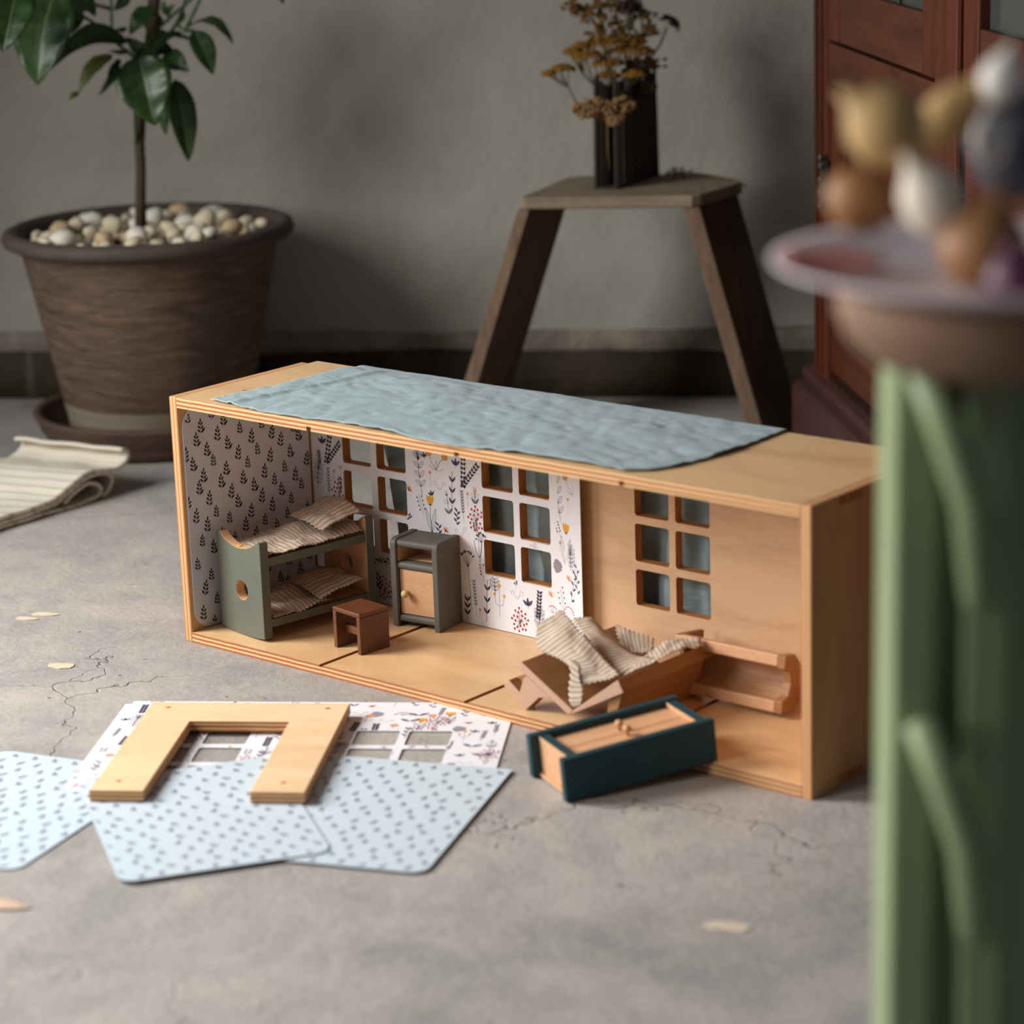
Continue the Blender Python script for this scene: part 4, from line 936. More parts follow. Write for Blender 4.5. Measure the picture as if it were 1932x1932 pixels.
def leaf_mesh(base, tip, w, roll, curl, mat, arch=0.0):
    base, tip = Vector(base) - TO, Vector(tip) - TO; ax = tip - base; L = ax.length; ax.normalize()
    room = Vector((0.65, -0.76, 0.25)).normalized(); sd = ax.cross(room).normalized(); nm = sd.cross(ax).normalized()
    sd, nm = sd * math.cos(roll) + nm * math.sin(roll), nm * math.cos(roll) - sd * math.sin(roll)
    mb = MB(); uv = []; nu_, nv_ = 16, 8
    for i in range(nu_ + 1):
        u = i / nu_; wd = (math.sin(math.pi * u ** 0.80) ** 0.72) * (1 - 0.25 * u) if 0 < u < 1 else 0.0
        wd = max(wd, 0.03 if u < 0.5 else 0.0)
        for j in range(nv_ + 1):
            q = j / nv_ - 0.5
            p = base + ax * (u * L) + sd * (q * w * 1.12 * wd) + nm * (curl * L * math.sin(math.pi * u) + abs(q) * w * 0.30 * wd - 0.0)
            p += nm * (0.03 * w * math.sin(u * 22 + 3 * abs(q)) * abs(q) * 2)
            p.z += arch * L * math.sin(math.pi * u)
            mb.v.append(tuple(p)); uv.append((u, j / nv_))
    for i in range(nu_):
        for j in range(nv_): a = i * (nv_ + 1) + j; mb.f.append((a, a + nv_ + 1, a + nv_ + 2, a + 1)); mb.mi.append(0)
    o = mb.build('leaf', mat, tree, smooth=True, uvs=uv); s = o.modifiers.new('thickness', 'SOLIDIFY'); s.thickness = 0.0004
    return o
for k, (b, tp, w, r_, c_) in enumerate(leaves): leaf_mesh(b, tp, w, r_, c_, M['leaf_dry'] if k in (12, 13) else M['leaf'], 0.22 if k == 10 else 0.0)

# ------------------------------------------------------------------ folded cloth on the floor at the left
t = NT('waffle_cotton', 0.92, 0.08); sp = t.add('ShaderNodeSeparateXYZ'); t.link(t.co('UV'), sp.inputs[0])
rib = t.wave(t.co('UV'), 26, 1.0, 2, 3, 'Y'); f = t.math('FRACT', t.math('MULTIPLY', sp.outputs[0], 26)); n = t.noise(t.co('UV'), 260, 3)
c = t.ramp(f, [(0.0, srgb(182, 176, 154)), (0.12, srgb(184, 178, 156)), (0.26, srgb(222, 214, 198)), (1.0, srgb(228, 220, 204))]); c = t.mix(t.fr(n, 0.3, 0.8, 0, 0.3), c, srgb(186, 176, 150)); t.color(c)
t.bump(t.math('ADD', rib, n), 0.5, 0.0016); M['waffle'] = t.m
fold = thing('folded_cloth', 'cream striped cotton cloth folded on the floor beside the plant pot', 'cloth', (-0.490, 0.286, 0.0))
FZ_ = 0.66
def strip(name, prof, depth_dir, depth, mat, parent, n=40, thick=0.0042, drop=None):
    """cloth strip: a profile across (x right, z up) drawn back along a ground direction"""
    P3 = [Vector((p[0], 0, p[1] * FZ_)) for p in prof]; mb = MB(); uv = []; nu_ = 90
    for i in range(nu_ + 1):
        p = catmull(P3, i / nu_)
        for j in range(n + 1):
            d = j / n; q = FR * p.x + Vector((0, 0, p.z)) + depth_dir * (d * depth + 0.006 * noise.noise(Vector((p.x * 14, 2, 0))))
            if drop: q += drop(p, d)
            q.z += 0.0022 * noise.noise(Vector((q.x * 24, q.y * 24, 3)))
            mb.v.append(tuple(q)); uv.append((i / nu_ * 0.9, d * 0.9))
    w = n + 1
    for i in range(nu_):
        for j in range(n): a = i * w + j; mb.f.append((a, a + w, a + w + 1, a + 1)); mb.mi.append(0)
    o = mb.build(name, mat, parent, smooth=True, uvs=uv); s = o.modifiers.new('thickness', 'SOLIDIFY'); s.thickness = thick; s.offset = 0
    return o
FR = Vector((-0.06, 0.998, 0)); FB = Vector((-0.985, 0.17, 0)).normalized()
strip('lower_fold', [(-0.32, 0.006), (-0.16, 0.006), (-0.03, 0.005), (0.012, 0.004), (0.034, 0.010), (0.036, 0.026), (0.018, 0.036), (-0.006, 0.028), (-0.022, 0.016)], FB, 0.15, M['waffle'], fold)
strip('middle_fold', [(-0.32, 0.013), (-0.16, 0.013), (-0.05, 0.016), (-0.020, 0.030), (0.012, 0.046), (0.044, 0.048), (0.058, 0.034), (0.050, 0.014), (0.040, 0.005)], FB, 0.155, M['waffle'], fold)
strip('upper_fold', [(-0.32, 0.030), (-0.20, 0.024), (-0.10, 0.022), (-0.045, 0.024), (-0.012, 0.042), (0.020, 0.056), (0.050, 0.052), (0.068, 0.048), (0.084, 0.056), (0.090, 0.068), (0.086, 0.078), (0.078, 0.080)], FB, 0.165, M['waffle'], fold,
      drop=lambda p, d: Vector((0, 0, (0.012 if p.x < -0.15 else 0.0) * d)) + FR * (-0.10 * d * max(0.0, 1 - abs(p.x + 0.1) * 2)))

# ------------------------------------------------------------------ weathered trestle stool
M['oldwood'] = wood('weathered_wood', srgb(106, 94, 78), srgb(168, 150, 126), (1.2, 9, 9), 16, 0.85, 0.15, 0.35, 0.5, blot=srgb(138, 120, 100))
M['oldwood_v'] = wood('weathered_legs', srgb(70, 54, 42), srgb(122, 100, 80), (8, 8, 1.2), 16, 0.85, 0.15, 0.35, 0.5, blot=srgb(80, 62, 50))
M['oldedge'] = wood('weathered_edge', srgb(92, 74, 58), srgb(142, 120, 98), (8, 8, 1.2), 18, 0.85, 0.15, 0.3, 0.5)
TF0 = (-0.2257, 0.8052, 0.0); TFA = R(32.2)
tr = thing('trestle_stool', 'weathered plank stool with two splayed board legs by the back wall', 'stool', TF0, TFA)
top = [(0.0, 0.006), (0.006, 0.0), (0.216, 0.0), (0.226, 0.006), (0.272, 0.108), (0.270, 0.122), (0.232, 0.178), (0.190, 0.196), (0.055, 0.184), (0.040, 0.172)]
mb = MB(); mb.prism(top, 0.3045, 0.3200, 'z'); mb.build('top_board', M['oldwood'], tr, bevel=0.0035, seg=3)
def slab(x0t, x1t, x0b, x1b, sk, d):
    v = []
    for (z, a, b) in ((0.0, x0b, x1b), (0.3046, x0t, x1t)):
        v += [(a, 0.004, z), (b, 0.004, z), (b + sk, 0.004 + d, z), (a + sk, 0.004 + d, z)]
    m_ = MB(); m_.add(v, [(0, 3, 2, 1), (4, 5, 6, 7), (0, 1, 5, 4), (1, 2, 6, 5), (2, 3, 7, 6), (3, 0, 4, 7)], [0, 0, 1, 0, 0, 0]); return m_
slab(-0.002, 0.0130, -0.1080, -0.0880, 0.036, 0.130).build('leg_board', [M['oldwood_v'], M['oldedge']], tr, bevel=0.0012)
slab(0.2040, 0.2250, 0.2870, 0.3070, 0.040, 0.120).build('leg_board', [M['oldwood_v'], M['oldedge']], tr, bevel=0.0012)
for (x, y) in ((0.020, 0.02), (0.026, 0.05), (0.210, 0.022), (0.226, 0.05), (0.243, 0.09)):
    mb = MB(); mb.loop_lathe([(0.0, 0.3204), (0.0030, 0.3204), (0.0034, 0.3199)], 10); mb.build('nail_head', M['soil'], tr, loc=(x, y, 0))

# ------------------------------------------------------------------ slatted vase and dried flowers
M['vase'] = wood('blackened_wood', srgb(30, 24, 20), srgb(62, 50, 44), (9, 9, 1), 30, 0.6, 0.3, 0.3)
va = thing('slatted_vase', 'dark slatted wooden vase holding dried flowers on the trestle stool', 'vase', (TF0[0], TF0[1], 0.3205), TFA)
vA, vB, vC, vD = Vector((0.088, 0.063, 0)), Vector((0.118, 0.060, 0)), Vector((0.162, 0.172, 0)), Vector((0.132, 0.175, 0)); rv = random.Random(3)
def slat(p, d, w, h, th=0.004):
    nrm = Vector((-d.y, d.x, 0)); m_ = MB(); q = [p, p + d * w, p + d * w + nrm * th, p + nrm * th]
    ins = (vA + vC) * 0.5
    v = [tuple(a) for a in q] + [tuple(a + (ins - a) * 0.05 + Vector((0, 0, h))) for a in q]
    m_.add(v, [(0, 3, 2, 1), (4, 5, 6, 7), (0, 1, 5, 4), (1, 2, 6, 5), (2, 3, 7, 6), (3, 0, 4, 7)]); return m_.build('slat', M['vase'], va, bevel=0.0005)
for (a, b, n_) in ((vB, vC, 11), (vC, vD, 3), (vD, vA, 11)):
    d = (b - a).normalized(); L = (b - a).length
    for i in range(n_): slat(a + d * (L * i / n_), d, L / n_ * rv.uniform(.5, .74), 0.130 + rv.uniform(-.012, .014))
dAB = (vB - vA).normalized()
for x in (0.0, 0.026): slat(vA + dAB * x, dAB, 0.0045, 0.138, 0.006)
slat(vA + dAB * 0.006 + Vector((0.012, 0.045, 0)), dAB, 0.019, 0.128)
mb = MB(); mb.prism([(p.x, p.y) for p in (vA, vB, vC, vD)], 0.0, 0.003, 'z'); mb.build('base_plate', M['vase'], va)

M['yarrow'] = plain('dried_yarrow', srgb(134, 98, 42), 0.9, 0.1, 0.35, 400); M['yarrow_pale'] = plain('pale_dried_umbel', srgb(150, 118, 80), 0.9, 0.1, 0.25, 400)
M['golden'] = plain('dried_goldenrod', srgb(124, 90, 44), 0.9, 0.1, 0.35, 400); M['brownhead'] = plain('brown_seed_head', srgb(104, 78, 50), 0.9, 0.1, 0.3, 400)
M['darkhead'] = plain('dark_seed_head', srgb(62, 48, 44), 0.9, 0.1, 0.3, 400); M['drystem'] = plain('dry_stem', srgb(112, 92, 60), 0.85, 0.1, 0.2, 100); M['greenstem'] = plain('dull_green_stem', srgb(74, 86, 66), 0.85, 0.1, 0.2, 100)
stems={ 'yarrow_low_left':([(-0.1939,0.9523,0.4191),(-0.2108,0.9246,0.4113),(-0.2130,0.9097,0.4261),(-0.2207,0.9031,0.4464),(-0.2245,0.8998,0.4565)],[((-0.2381,0.8882,0.4644),0.0060,(-0.2207,0.9031,0.4464)),((-0.2253,0.8991,0.4697),0.0107,(-0.2207,0.9031,0.4464))]),
 'yarrow_left':([(-0.2000,0.9602,0.4180),(-0.2062,0.9417,0.4431),(-0.2186,0.9311,0.4603),(-0.2234,0.9270,0.4771)],[((-0.2267,0.9242,0.4891),0.0094,(-0.2186,0.9311,0.4603)),((-0.2195,0.9304,0.4961),0.0080,(-0.2186,0.9311,0.4603)),((-0.2069,0.9280,0.4835),0.0147,(-0.2000,0.9339,0.4441))]),
 'yarrow_mid':([(-0.1950,0.9644,0.4110),(-0.1955,0.9641,0.4446),(-0.1992,0.9608,0.4648)],[((-0.2012,0.9591,0.4948),0.0201,(-0.1983,0.9617,0.4614)),((-0.1883,0.9439,0.4735),0.0147,(-0.1831,0.9483,0.4467)),((-0.1885,0.9437,0.4582),0.0114,(-0.1833,0.9481,0.4367))]),
 'yarrow_right':([(-0.1822,0.9754,0.4105),(-0.1816,0.9759,0.4440),(-0.1803,0.9770,0.4673)],[((-0.1971,0.9889,0.4962),0.0202,(-0.1925,0.9929,0.4653)),((-0.1784,0.9786,0.4851),0.0228,(-0.1803,0.9770,0.4673)),((-0.1570,0.9574,0.4588),0.0107,(-0.1628,0.9525,0.4438))]),
 'yarrow_brown':([(-0.1841,1.0001,0.4077),(-0.1821,1.0018,0.4380),(-0.1798,1.0038,0.4547)],[((-0.1790,1.0044,0.4707),0.0149,(-0.1798,1.0038,0.4547)),((-0.1627,0.9920,0.4431),0.0081,(-0.1700,0.9858,0.4334))]),
 'goldenrod_left':([(-0.2011,0.9724,0.4166),(-0.2052,0.9689,0.4771),(-0.2147,0.9608,0.5174),(-0.2271,0.9502,0.5345),(-0.2396,0.9395,0.5463),(-0.2469,0.9333,0.5651)],[((-0.2421,0.9373,0.5477),0.0067,None),((-0.2287,0.9488,0.5313),0.0054,None),((-0.2136,0.9617,0.5194),0.0060,None),((-0.2204,0.9559,0.5375),0.0060,None),((-0.2118,0.9633,0.5093),0.0060,None),((-0.2200,0.9562,0.5031),0.0040,None),((-0.2347,0.9437,0.5395),0.0047,None)]),
 'goldenrod_mid':([(-0.1943,0.9913,0.4149),(-0.1958,0.9901,0.4822),(-0.2028,0.9841,0.5224),(-0.2073,0.9803,0.5623)],[((-0.2069,0.9806,0.5273),0.0061,None),((-0.2102,0.9778,0.5426),0.0081,None),((-0.1995,0.9869,0.5090),0.0054,None),((-0.2152,0.9735,0.5495),0.0067,None),((-0.2213,0.9682,0.5464),0.0054,None)]),
 'goldenrod_right':([(-0.1927,1.0059,0.4134),(-0.1875,1.0103,0.4806),(-0.1849,1.0126,0.5205),(-0.1879,1.0100,0.5605)],[((-0.1878,1.0101,0.5313),0.0067,None),((-0.1786,1.0179,0.5249),0.0047,None),((-0.1799,1.0168,0.5057),0.0047,None),((-0.1862,1.0114,0.5006),0.0061,None),((-0.1907,1.0076,0.5441),0.0067,None),((-0.1767,1.0195,0.5149),0.0034,None),((-0.1936,1.0051,0.5176),0.0054,None)]),
 'cone':([(-0.1867,0.9847,0.4160),(-0.1853,0.9859,0.5029),(-0.1858,0.9854,0.5327)],[((-0.1866,0.9847,0.5453),0.0107,None)]),
 'scabious':([(-0.1963,1.0160,0.4054),(-0.1884,1.0359,0.4735),(-0.1804,1.0427,0.4879),(-0.1734,1.0487,0.5098)],[((-0.1702,1.0514,0.5150),0.0102,None)]),
 'yarrow_droop':([(-0.1582,0.9039,0.3480),(-0.1562,0.8990,0.3739),(-0.1531,0.8951,0.4036),(-0.1559,0.8926,0.4110)],[((-0.1685,0.8753,0.4286),0.0138,(-0.1520,0.8894,0.4043)),((-0.1506,0.8906,0.4259),0.0112,(-0.1500,0.8911,0.4042)),((-0.1355,0.9035,0.4317),0.0118,(-0.1490,0.8920,0.4042)),((-0.1392,0.8938,0.4149),0.0085,(-0.1464,0.8876,0.4022)),((-0.1584,0.8839,0.4347),0.0059,(-0.1520,0.8894,0.4043))]),
}
INFO = {'yarrow_low_left': ('dried_yarrow', 'dried mustard yarrow stem leaning furthest left out of the slatted vase', 'yarrow'), 'yarrow_left': ('dried_yarrow', 'dried mustard yarrow stem just above the vase, left of the bunch', 'yarrow'),
        'yarrow_mid': ('dried_yarrow', 'dried mustard yarrow stem in the middle of the vase bunch', 'yarrow'), 'yarrow_right': ('dried_yarrow', 'broad dried yarrow stem behind the middle of the vase bunch', 'yarrow'),
        'yarrow_brown': ('dried_umbel', 'rounded brown dried flower at the right edge of the vase', 'brownhead'), 'goldenrod_left': ('dried_goldenrod', 'tall dried goldenrod spray arching left at the top of the vase bunch', 'golden'),
        'goldenrod_mid': ('dried_goldenrod', 'tall upright dried goldenrod spray in the middle of the vase bunch', 'golden'), 'goldenrod_right': ('dried_goldenrod', 'tall dried goldenrod spray on the right of the vase bunch', 'golden'),
        'cone': ('seed_head', 'dark brown seed head at the very top of the vase bunch', 'darkhead'), 'scabious': ('dried_scabious', 'single dark round seed head on a thin stem right of the vase', 'darkhead'),
        'yarrow_droop': ('dried_umbel', 'pale dried flower cluster hanging in front of the slatted vase', 'yarrow_pale')}
rf = random.Random(9)
for key, (path, heads) in stems.items():
    nm, lab, mk = INFO[key]; base = Vector(path[0]); r0 = thing(nm, lab, 'dried flower', base)
    sm_ = M['greenstem'] if key in ('scabious', 'cone') else M['drystem']
    pts = [Vector(p) - base for p in path]
    if key == 'yarrow_droop': pts = pts
    else: pts = [pts[0] + Vector((0, 0, -0.095))] + pts
    mb = MB(); mb.tube(pts, 0.0012, 6); mb.build('stem', sm_, r0, smooth=True)
    for (c_, rad, fk) in heads:
        c_ = Vector(c_) - base; rad *= 1.4
        if fk is not None:
            mb = MB()
            for k in range(5):
                a_ = k * 1.256; e_ = c_ + Vector((math.cos(a_) * rad * .55, math.sin(a_) * rad * .55, -rad * .1)); f_ = Vector(fk) - base
                mb.tube([f_, f_.lerp(e_, .5) + Vector((0, 0, -rad * .08)), e_], 0.0006, 5)
            mb.build('stalk', sm_, r0, smooth=True)
        mb = MB(); flat = 0.75 if key == 'yarrow_droop' else 0.42 if 'yarrow' in nm else 0.8
        if key == 'scabious':
            ro = Matrix.Rotation(R(-35), 3, Vector((0.65, -0.76, 0))); 
            for k in range(70):
                a_ = rf.uniform(0, 6.28); q = rad * math.sqrt(rf.random()); mb.blob(c_ + ro @ Vector((q * math.cos(a_), q * math.sin(a_), .0075 * (1 - (q / rad) ** 2) + rf.uniform(-.002, .002))), 0.0020, 5, 4)
        elif 'goldenrod' in nm:
            for k in range(9):
                o_ = Vector((rf.gauss(0, 1), rf.gauss(0, 1), rf.gauss(0, 1.1))) * rad * .75
                for j_ in range(14): mb.blob(c_ + o_ + Vector((rf.gauss(0, 1), rf.gauss(0, 1), rf.gauss(0, 1))) * .0016, rf.uniform(.0009, .0017), 5, 4)
                mb.tube([c_ + Vector((0, 0, -rad * .8)), c_ + o_], 0.0005, 4)
        else:
            for k in range(int(110 + 5200 * rad)):
                a_ = rf.uniform(0, 6.28); q = rad * math.sqrt(rf.random()); h_ = rad * flat * (1 - (q / rad) ** 2 * .8) * (1 if flat < .5 else rf.uniform(-1, 1))
                mb.blob(c_ + Vector((q * math.cos(a_), q * math.sin(a_), h_ - rad * flat * .3 + rf.uniform(-.0015, .0015))), rf.uniform(.0012, .0025), 5, 4)
        mb.build('flower_head', M[mk], r0)
    if key == 'scabious':
        for q in ((0.0, 0.0), (-0.004, -0.009)):
            mb = MB(); mb.blob((pts[2] + Vector((0.012, 0.012, -0.004 + q[1]))), (0.003, 0.003, 0.0022), 8, 5); mb.build('bud', M['greenstem'], r0)
# sprig lying on the stool top
sp_ = thing('dried_sprig', 'dry flower sprig lying on the stool top beside the vase', 'dried flower', (TF0[0], TF0[1], 0.3205), TFA)
mb = MB(); mb.tube([(0.168, 0.160, 0.003), (0.200, 0.158, 0.006), (0.232, 0.140, 0.004), (0.262, 0.118, 0.002), (0.278, 0.104, -0.006)], 0.0012, 6); mb.build('stem', M['drystem'], sp_, smooth=True)
mb = MB()
for k in range(50): mb.blob((rf.uniform(.172, .205), rf.uniform(.140, .165), rf.uniform(.001, .012)), rf.uniform(.0009, .0018), 5, 4)
mb.build('flower_head', M['brownhead'], sp_)

# ------------------------------------------------------------------ cabinet on the right
M['mahog'] = wood('mahogany', srgb(54, 25, 14), srgb(92, 44, 24), (9, 9, 1.0), 9, 0.45, 0.25, 0.08, 0.5)
M['mahog_h'] = wood('mahogany_rail', srgb(50, 26, 16), srgb(86, 46, 28), (1.0, 9, 9), 11, 0.48, 0.25, 0.1, 0.7)
M['mahog_dark'] = wood('mahogany_plinth', srgb(46, 28, 24), srgb(76, 48, 41), (1.0, 9, 9), 10, 0.55, 0.3, 0.08, 0.5)
t = NT('cabinet_glass', 0.12, 0.5); t.color(srgb(96, 104, 100)); t.b.inputs['Transmission Weight'].default_value = 0.6; M['glass'] = t.m
M['iron'] = plain('dark_iron', srgb(58, 50, 44), 0.5, 0.5, 0.2, 200, 0.3); M['black'] = plain('shadow_gap', srgb(20, 14, 12), 0.9, 0.1, 0.1)
CB = thing('wooden_cabinet', 'tall reddish-brown wooden cabinet with glazed upper doors at the right', 'cabinet', (0.0512, 1.025, 0.0), R(-43.7))
def cbox(name, x0, x1, y0, y1, z0, z1, mat, par=CB, bv=0.0015): m_ = MB(); m_.box(x0, x1, y0, y1, z0, z1); return m_.build(name, M[mat], par, bevel=bv)
CX1, CZ1 = 1.36, 1.15
cbox('carcass', 0.062, CX1, 0.022, 0.42, 0.08, CZ1, 'mahog')
cbox('stile', 0.057, 0.128, 0.0, 0.024, 0.1, CZ1, 'mahog', bv=0.004); cbox('stile', 0.620, 0.702, -0.004, 0.024, 0.1, CZ1, 'mahog', bv=0.004); cbox('stile', 1.27, 1.36, 0.0, 0.024, 0.1, CZ1, 'mahog')
cbox('bead', 0.080, 0.086, -0.004, 0.002, 0.11, CZ1, 'mahog', bv=0.002); cbox('bead', 0.104, 0.110, -0.004, 0.002, 0.11, CZ1, 'mahog', bv=0.002)
for (x0, x1) in ((0.132, 0.617), (0.706, 1.266)):
    cbox('frieze_rail', x0 - 0.003, x1 + 0.003, 0.003, 0.024, 0.463, 0.511, 'mahog_h')
    ld = cbox('lower_door', x0, x1, 0.012, 0.022, 0.118, 0.459, 'mahog')
    cbox('door_stile', x0, x0 + 0.070, 0.004, 0.013, 0.118, 0.459, 'mahog', ld, .002); cbox('door_stile', x1 - 0.070, x1, 0.004, 0.013, 0.118, 0.459, 'mahog', ld, .002)
    cbox('door_rail', x0 + 0.070, x1 - 0.070, 0.004, 0.013, 0.400, 0.459, 'mahog_h', ld, .002); cbox('door_rail', x0 + 0.070, x1 - 0.070, 0.004, 0.013, 0.118, 0.165, 'mahog_h', ld, .002)
    ud = cbox('door_rail', x0, x1, 0.003, 0.020, 0.515, 0.577, 'mahog_h')
    cbox('door_stile', x0, x0 + 0.052, 0.001, 0.020, 0.515, CZ1, 'mahog', ud, .002); cbox('door_stile', x1 - 0.062, x1, 0.001, 0.020, 0.515, CZ1, 'mahog', ud, .002)
    cbox('glass_pane', x0 + 0.05, x1 - 0.06, 0.012, 0.014, 0.577, CZ1, 'glass', ud, 0)
    for q in (0.33, 0.66): xx_ = x0 + 0.05 + (x1 - x0 - 0.11) * q; cbox('glazing_bar', xx_ - 0.003, xx_ + 0.003, 0.009, 0.016, 0.577, CZ1, 'iron', ud, 0)
    cbox('gap', x0 - 0.004, x1 + 0.004, 0.014, 0.022, 0.4585, 0.516, 'black', CB, 0)
mb = MB(); mb.prism([(0.45, 0.0), (0.45, 0.106), (0.004, 0.106), (-0.006, 0.103), (-0.010, 0.096), (-0.006, 0.089), (-0.016, 0.086), (-0.022, 0.078), (-0.022, 0.0)][::-1], 0.030, CX1 + 0.02, 'x'); mb.build('plinth', M['mahog_dark'], CB, bevel=0.001)
hg = cbox('hinge', 0.122, 0.130, -0.006, 0.004, 0.322, 0.372, 'iron', CB, 0.002)
for z in (0.318, 0.334, 0.350, 0.366, 0.376):
    mb = MB(); mb.blob((0.126, -0.006, z), (0.005, 0.004, 0.0055), 8, 6); mb.build('hinge_knuckle', M['iron'], hg, smooth=True)

# ------------------------------------------------------------------ green stool in the right foreground with a plate of bulbs
PLT = Vector((1.2718, -0.6275, 0.5853)); FS = 0.889; SR = Vector((0.7603, 0.6495, 0)); SF = Vector((-0.6495, 0.7603, 0)); SZ = Vector((0, 0, 1))
M['green'] = painted('green_paint', srgb(148, 164, 122), srgb(152, 168, 128), 0.8, 0.45)
M['seatwood'] = wood('worn_seat', srgb(96, 72, 56), srgb(146, 116, 94), (2, 8, 8), 14, 0.7, 0.25, 0.2)
gs = thing('green_stool', 'green painted wooden stool with a brown round seat at the right edge', 'stool', (PLT.x, PLT.y, 0))
SZT = PLT.z - 0.0065
mb = MB(); mb.loop_lathe([(r_ * FS, SZT + (z_ - 0.5515) * FS) for r_, z_ in ((0.0, 0.508), (0.052, 0.508), (0.070, 0.514), (0.082, 0.526), (0.087, 0.540), (0.085, 0.5495), (0.080, 0.5515), (0.0, 0.5515))], 56); mb.build('seat', M['seatwood'], gs, smooth=True)
for (a, b) in ((-0.046, 0.000), (-0.008, 0.000), (0.070, 0.000), (-0.040, 0.066), (0.070, 0.066)):
    pt = (SR * a + SF * b) * FS; pb = pt * 1.08; m_ = MB(); h_ = 0.0112; v = []
    for (p, z) in ((pb, 0.0), (pt, SZT - 0.033)):
        for (sx, sy) in ((-1, -1), (1, -1), (1, 1), (-1, 1)): q = p + SR * (sx * h_) + SF * (sy * h_); v.append((q.x, q.y, z))
    m_.add(v, [(0, 3, 2, 1), (4, 5, 6, 7), (0, 1, 5, 4), (1, 2, 6, 5), (2, 3, 7, 6), (3, 0, 4, 7)]); m_.build('leg', M['green'], gs, bevel=0.003)
for zc in (SZT - 0.206, SZT - 0.036):
    mb = MB(); mb.tube([q * 1.0 for q in (SR * -0.040 + SF * -0.020 + SZ * zc, SR * -0.028 + SF * -0.024 + SZ * (zc - 0.030), SR * -0.018 + SF * -0.022 + SZ * (zc - 0.062), SR * -0.012 + SF * -0.010 + SZ * (zc - 0.110), SR * -0.012 + SF * 0.030 + SZ * (zc - 0.150))], [0.008, 0.009, 0.009, 0.008, 0.006], 10); mb.build('curved_brace', M['green'], gs, smooth=True)
for (a, b, d0, d1) in ((-0.040, 0.090, 0.006, 0.012), (-0.046, -0.040, 0.004, 0.064)):
    m_ = MB(); v = []
    for z in (0.02, SZT - 0.034):
        for (sx, sy) in ((a, d0), (b, d0), (b, d1), (a, d1)): q = SR * sx + SF * sy; v.append((q.x, q.y, z))
    m_.add(v, [(0, 3, 2, 1), (4, 5, 6, 7), (0, 1, 5, 4), (1, 2, 6, 5), (2, 3, 7, 6), (3, 0, 4, 7)]); m_.build('side_panel', M['green'], gs, bevel=0.001)
M['pinkplate'] = plain('pink_plate', srgb(224, 208, 212), 0.4, 0.4, 0.04, 30); M['redpatch'] = plain('red_petal', srgb(166, 104, 98), 0.7, 0.2, 0.15, 60)
pl = thing('plate', 'pale pink shallow plate on the green stool', 'plate', PLT + Vector((0, 0, -0.0063)))
mb = MB(); mb.loop_lathe([(r_ * FS, z_ * FS) for r_, z_ in ((0.0, 0.0), (0.070, 0.0), (0.085, 0.002), (0.104, 0.007), (0.119, 0.0125), (0.120, 0.0145), (0.116, 0.0140), (0.100, 0.0095), (0.084, 0.0050), (0.0, 0.0035))], 64); mb.build('dish', M['pinkplate'], pl, smooth=True)
M['tan'] = plain('tan_skin', srgb(196, 160, 106), 0.55, 0.3, 0.12, 30); M['rustskin'] = plain('brown_skin', srgb(150, 106, 66), 0.5, 0.35, 0.12, 30); M['cream'] = plain('cream_skin', srgb(234, 220, 200), 0.5, 0.3, 0.04, 30)
M['purple'] = plain('purple_skin', srgb(82, 38, 62), 0.4, 0.4, 0.2, 30); M['greyc'] = plain('grey_cloth', srgb(92, 92, 102), 0.9, 0.1, 0.1, 60); M['whitec'] = plain('white_skin', srgb(222, 216, 208), 0.6, 0.3, 0.04, 30)
def bulb(name, label, cat, px, py, dep, r, mk, sy=1.0, lean=0.0, neck=1.0):
    r *= FS; c_ = PLT + SR * ((px - 1895) / 4113) + SZ * ((505 - py) / 4113) + SF * dep * FS
    o = thing(name, label, cat, c_); o.rotation_euler = Matrix.Rotation(lean, 3, SF).to_euler()
    m_ = MB(); m_.loop_lathe([(0.0, -sy * r), (r * .45, -sy * r * .92), (r * .85, -sy * r * .5), (r, 0.0), (r * .86, sy * r * .5), (r * .5, sy * r * .86), (r * .22, sy * r * (.98 + .12 * neck)), (r * .13, sy * r * (1.1 + .3 * neck)), (0.0, sy * r * (1.12 + .32 * neck))], 20); m_.build('bulb', M[mk], o, smooth=True)
    m_ = MB()
    for k in range(7): a_ = k * .9; m_.tube([Vector((r * .16 * math.cos(a_), r * .16 * math.sin(a_), -sy * r * .97)), Vector((r * .24 * math.cos(a_), r * .24 * math.sin(a_), -sy * r * 1.08))], r * .03, 5)
    m_.build('root_tuft', M['tan'], o); return o
bulb('onion', 'large rust-brown onion at the right of the pink plate', 'onion', 1836, 448, -0.030, 0.0235, 'rustskin', 0.95, 0.25)
bulb('onion', 'large pale tan onion on top of the pile on the plate', 'onion', 1672, 232, 0.000, 0.0215, 'tan', 1.0, -0.9)
bulb('onion', 'shaded brown onion low at the left of the plate', 'onion', 1640, 385, 0.030, 0.0200, 'rustskin', 0.85, 0.5, 0.4)
bulb('garlic_bulb', 'cream garlic bulb in the middle of the pile on the plate', 'garlic', 1748, 365, -0.020, 0.0165, 'cream', 1.25, -0.55)
bulb('onion', 'slim tan onion behind the cream garlic bulb', 'onion', 1800, 240, 0.040, 0.0125, 'tan', 1.9, 0.75)
bulb('red_onion', 'dark purple onion cut by the right edge of the picture', 'onion', 1878, 492, -0.062, 0.0175, 'purple', 0.95, -0.2)
bulb('garlic_bulb', 'white garlic bulb at the top right of the pile', 'garlic', 1908, 165, 0.030, 0.0125, 'whitec', 1.1, 0.2)
bulb('garlic_bulb', 'small greyish-white garlic bulb below the white one', 'garlic', 1872, 270, 0.010, 0.0105, 'whitec', 1.2, -0.1)
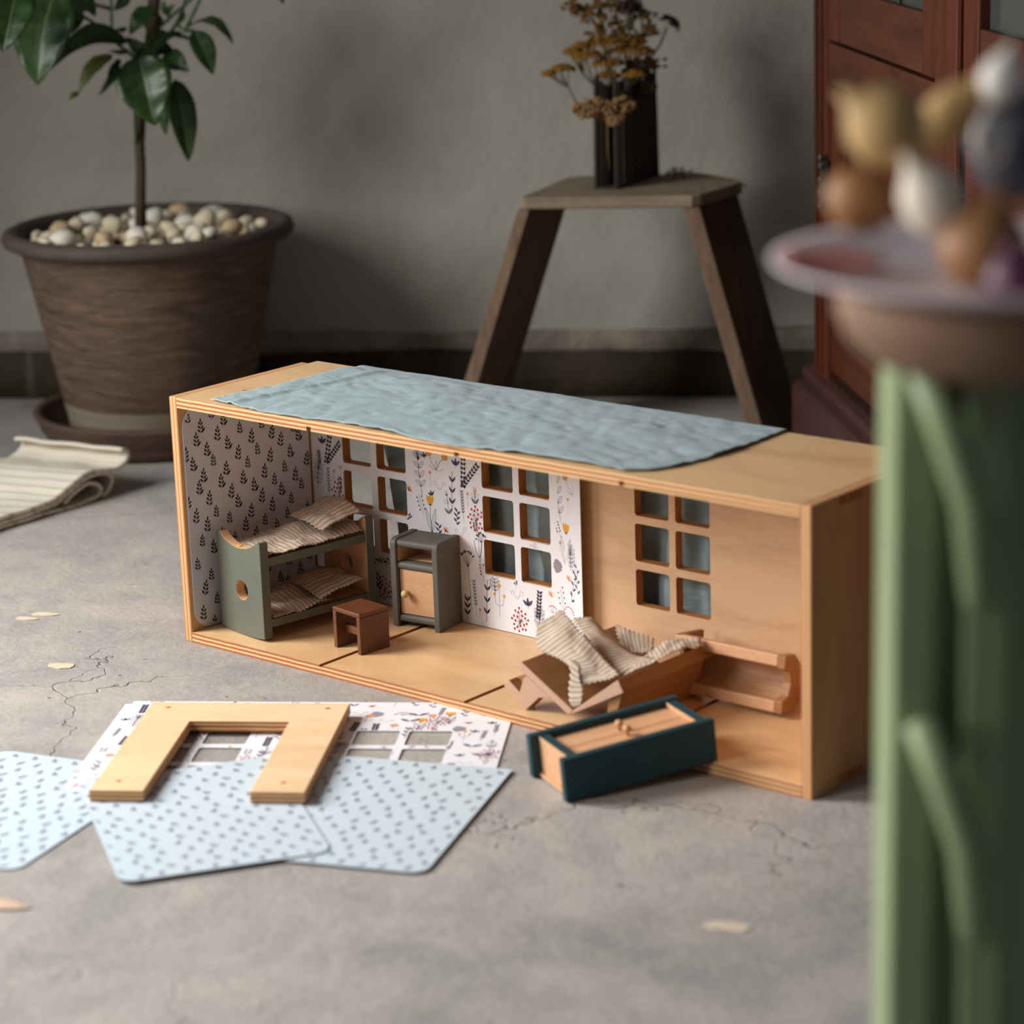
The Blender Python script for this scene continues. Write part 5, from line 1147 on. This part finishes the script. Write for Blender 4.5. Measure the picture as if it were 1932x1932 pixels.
o = bulb('dark_bulb', 'dark grey rounded bulb behind the garlic at the right edge', 'bulb', 1945, 300, 0.045, 0.0260, 'greyc', 1.1, 0.0)
pe = thing('dried_petal', 'curled dull red petal on the left rim of the pink plate', 'petal', PLT + SR * -0.080 + SF * -0.004 + SZ * 0.004)
cloth('petal_blade', [[SR * -.02 + SF * -.014 + SZ * .004, SR * -.022 + SZ * .001, SR * -.02 + SF * .014 + SZ * .006], [SF * -.018 + SZ * .002, SZ * .0, SF * .018 + SZ * .004], [SR * .022 + SF * -.012 + SZ * .001, SR * .026 + SZ * -.001, SR * .022 + SF * .012 + SZ * .003]], M['redpatch'], pe, step=.004, zig=0, wr=.0008)

# ------------------------------------------------------------------ bits on the floor
M['fallen'] = plain('dry_leaf', srgb(206, 178, 156), 0.7, 0.2, 0.12, 60); M['flake'] = plain('plaster_flake', srgb(206, 190, 166), 0.8, 0.15, 0.1, 80)
fl_ = cloth('fallen_leaf', [[(-.040, -.010, .001), (-.040, 0, .002), (-.040, .010, .001)], [(-.015, -.013, .001), (-.015, 0, .003), (-.012, .012, .001)], [(.010, -.009, .001), (.012, 0, .002), (.010, .008, .001)], [(.026, -.0012, .001), (.028, 0, .001), (.026, .0012, .001)]], M['fallen'], step=.004, zig=0, wr=.0006)
fl_.location = (0.3625, -0.5330, 0.0); fl_.rotation_euler = (0, 0, R(20)); tag(fl_, 'dry beige leaf lying on the floor at the left edge', 'leaf')
rg = random.Random(4)
FLAKES = [(0.8364,-0.2415,0.0110,0.50,'cream plaster flake on the floor below the right end of the house'),(-0.1859,-0.0234,0.0080,0.50,'small cream flake on the floor left of the house'),(-0.1912,-0.0444,0.0070,0.50,'narrow cream flake on the floor at the far left'),(-0.0409,-0.1246,0.0100,0.50,'faint cream flake on the floor above the cards'),(-1.0075,0.6609,0.0100,0.50,'pale flake at the foot of the wall left of the pot'),]
for k, (x, y, s_, a_, lab) in enumerate(FLAKES):
    m_ = MB(); m_.prism([(s_ * (1 + rg.uniform(-.3, .3)) * math.cos(q * .785) * 1.6, s_ * (1 + rg.uniform(-.3, .3)) * math.sin(q * .785) * .8) for q in range(8)], 0.0001, 0.0009, 'z'); o = m_.build('plaster_flake', M['flake'])
    o.location = (x, y, 0); o.rotation_euler = (0, 0, a_); tag(o, lab, 'flake', 'plaster flakes on the floor')
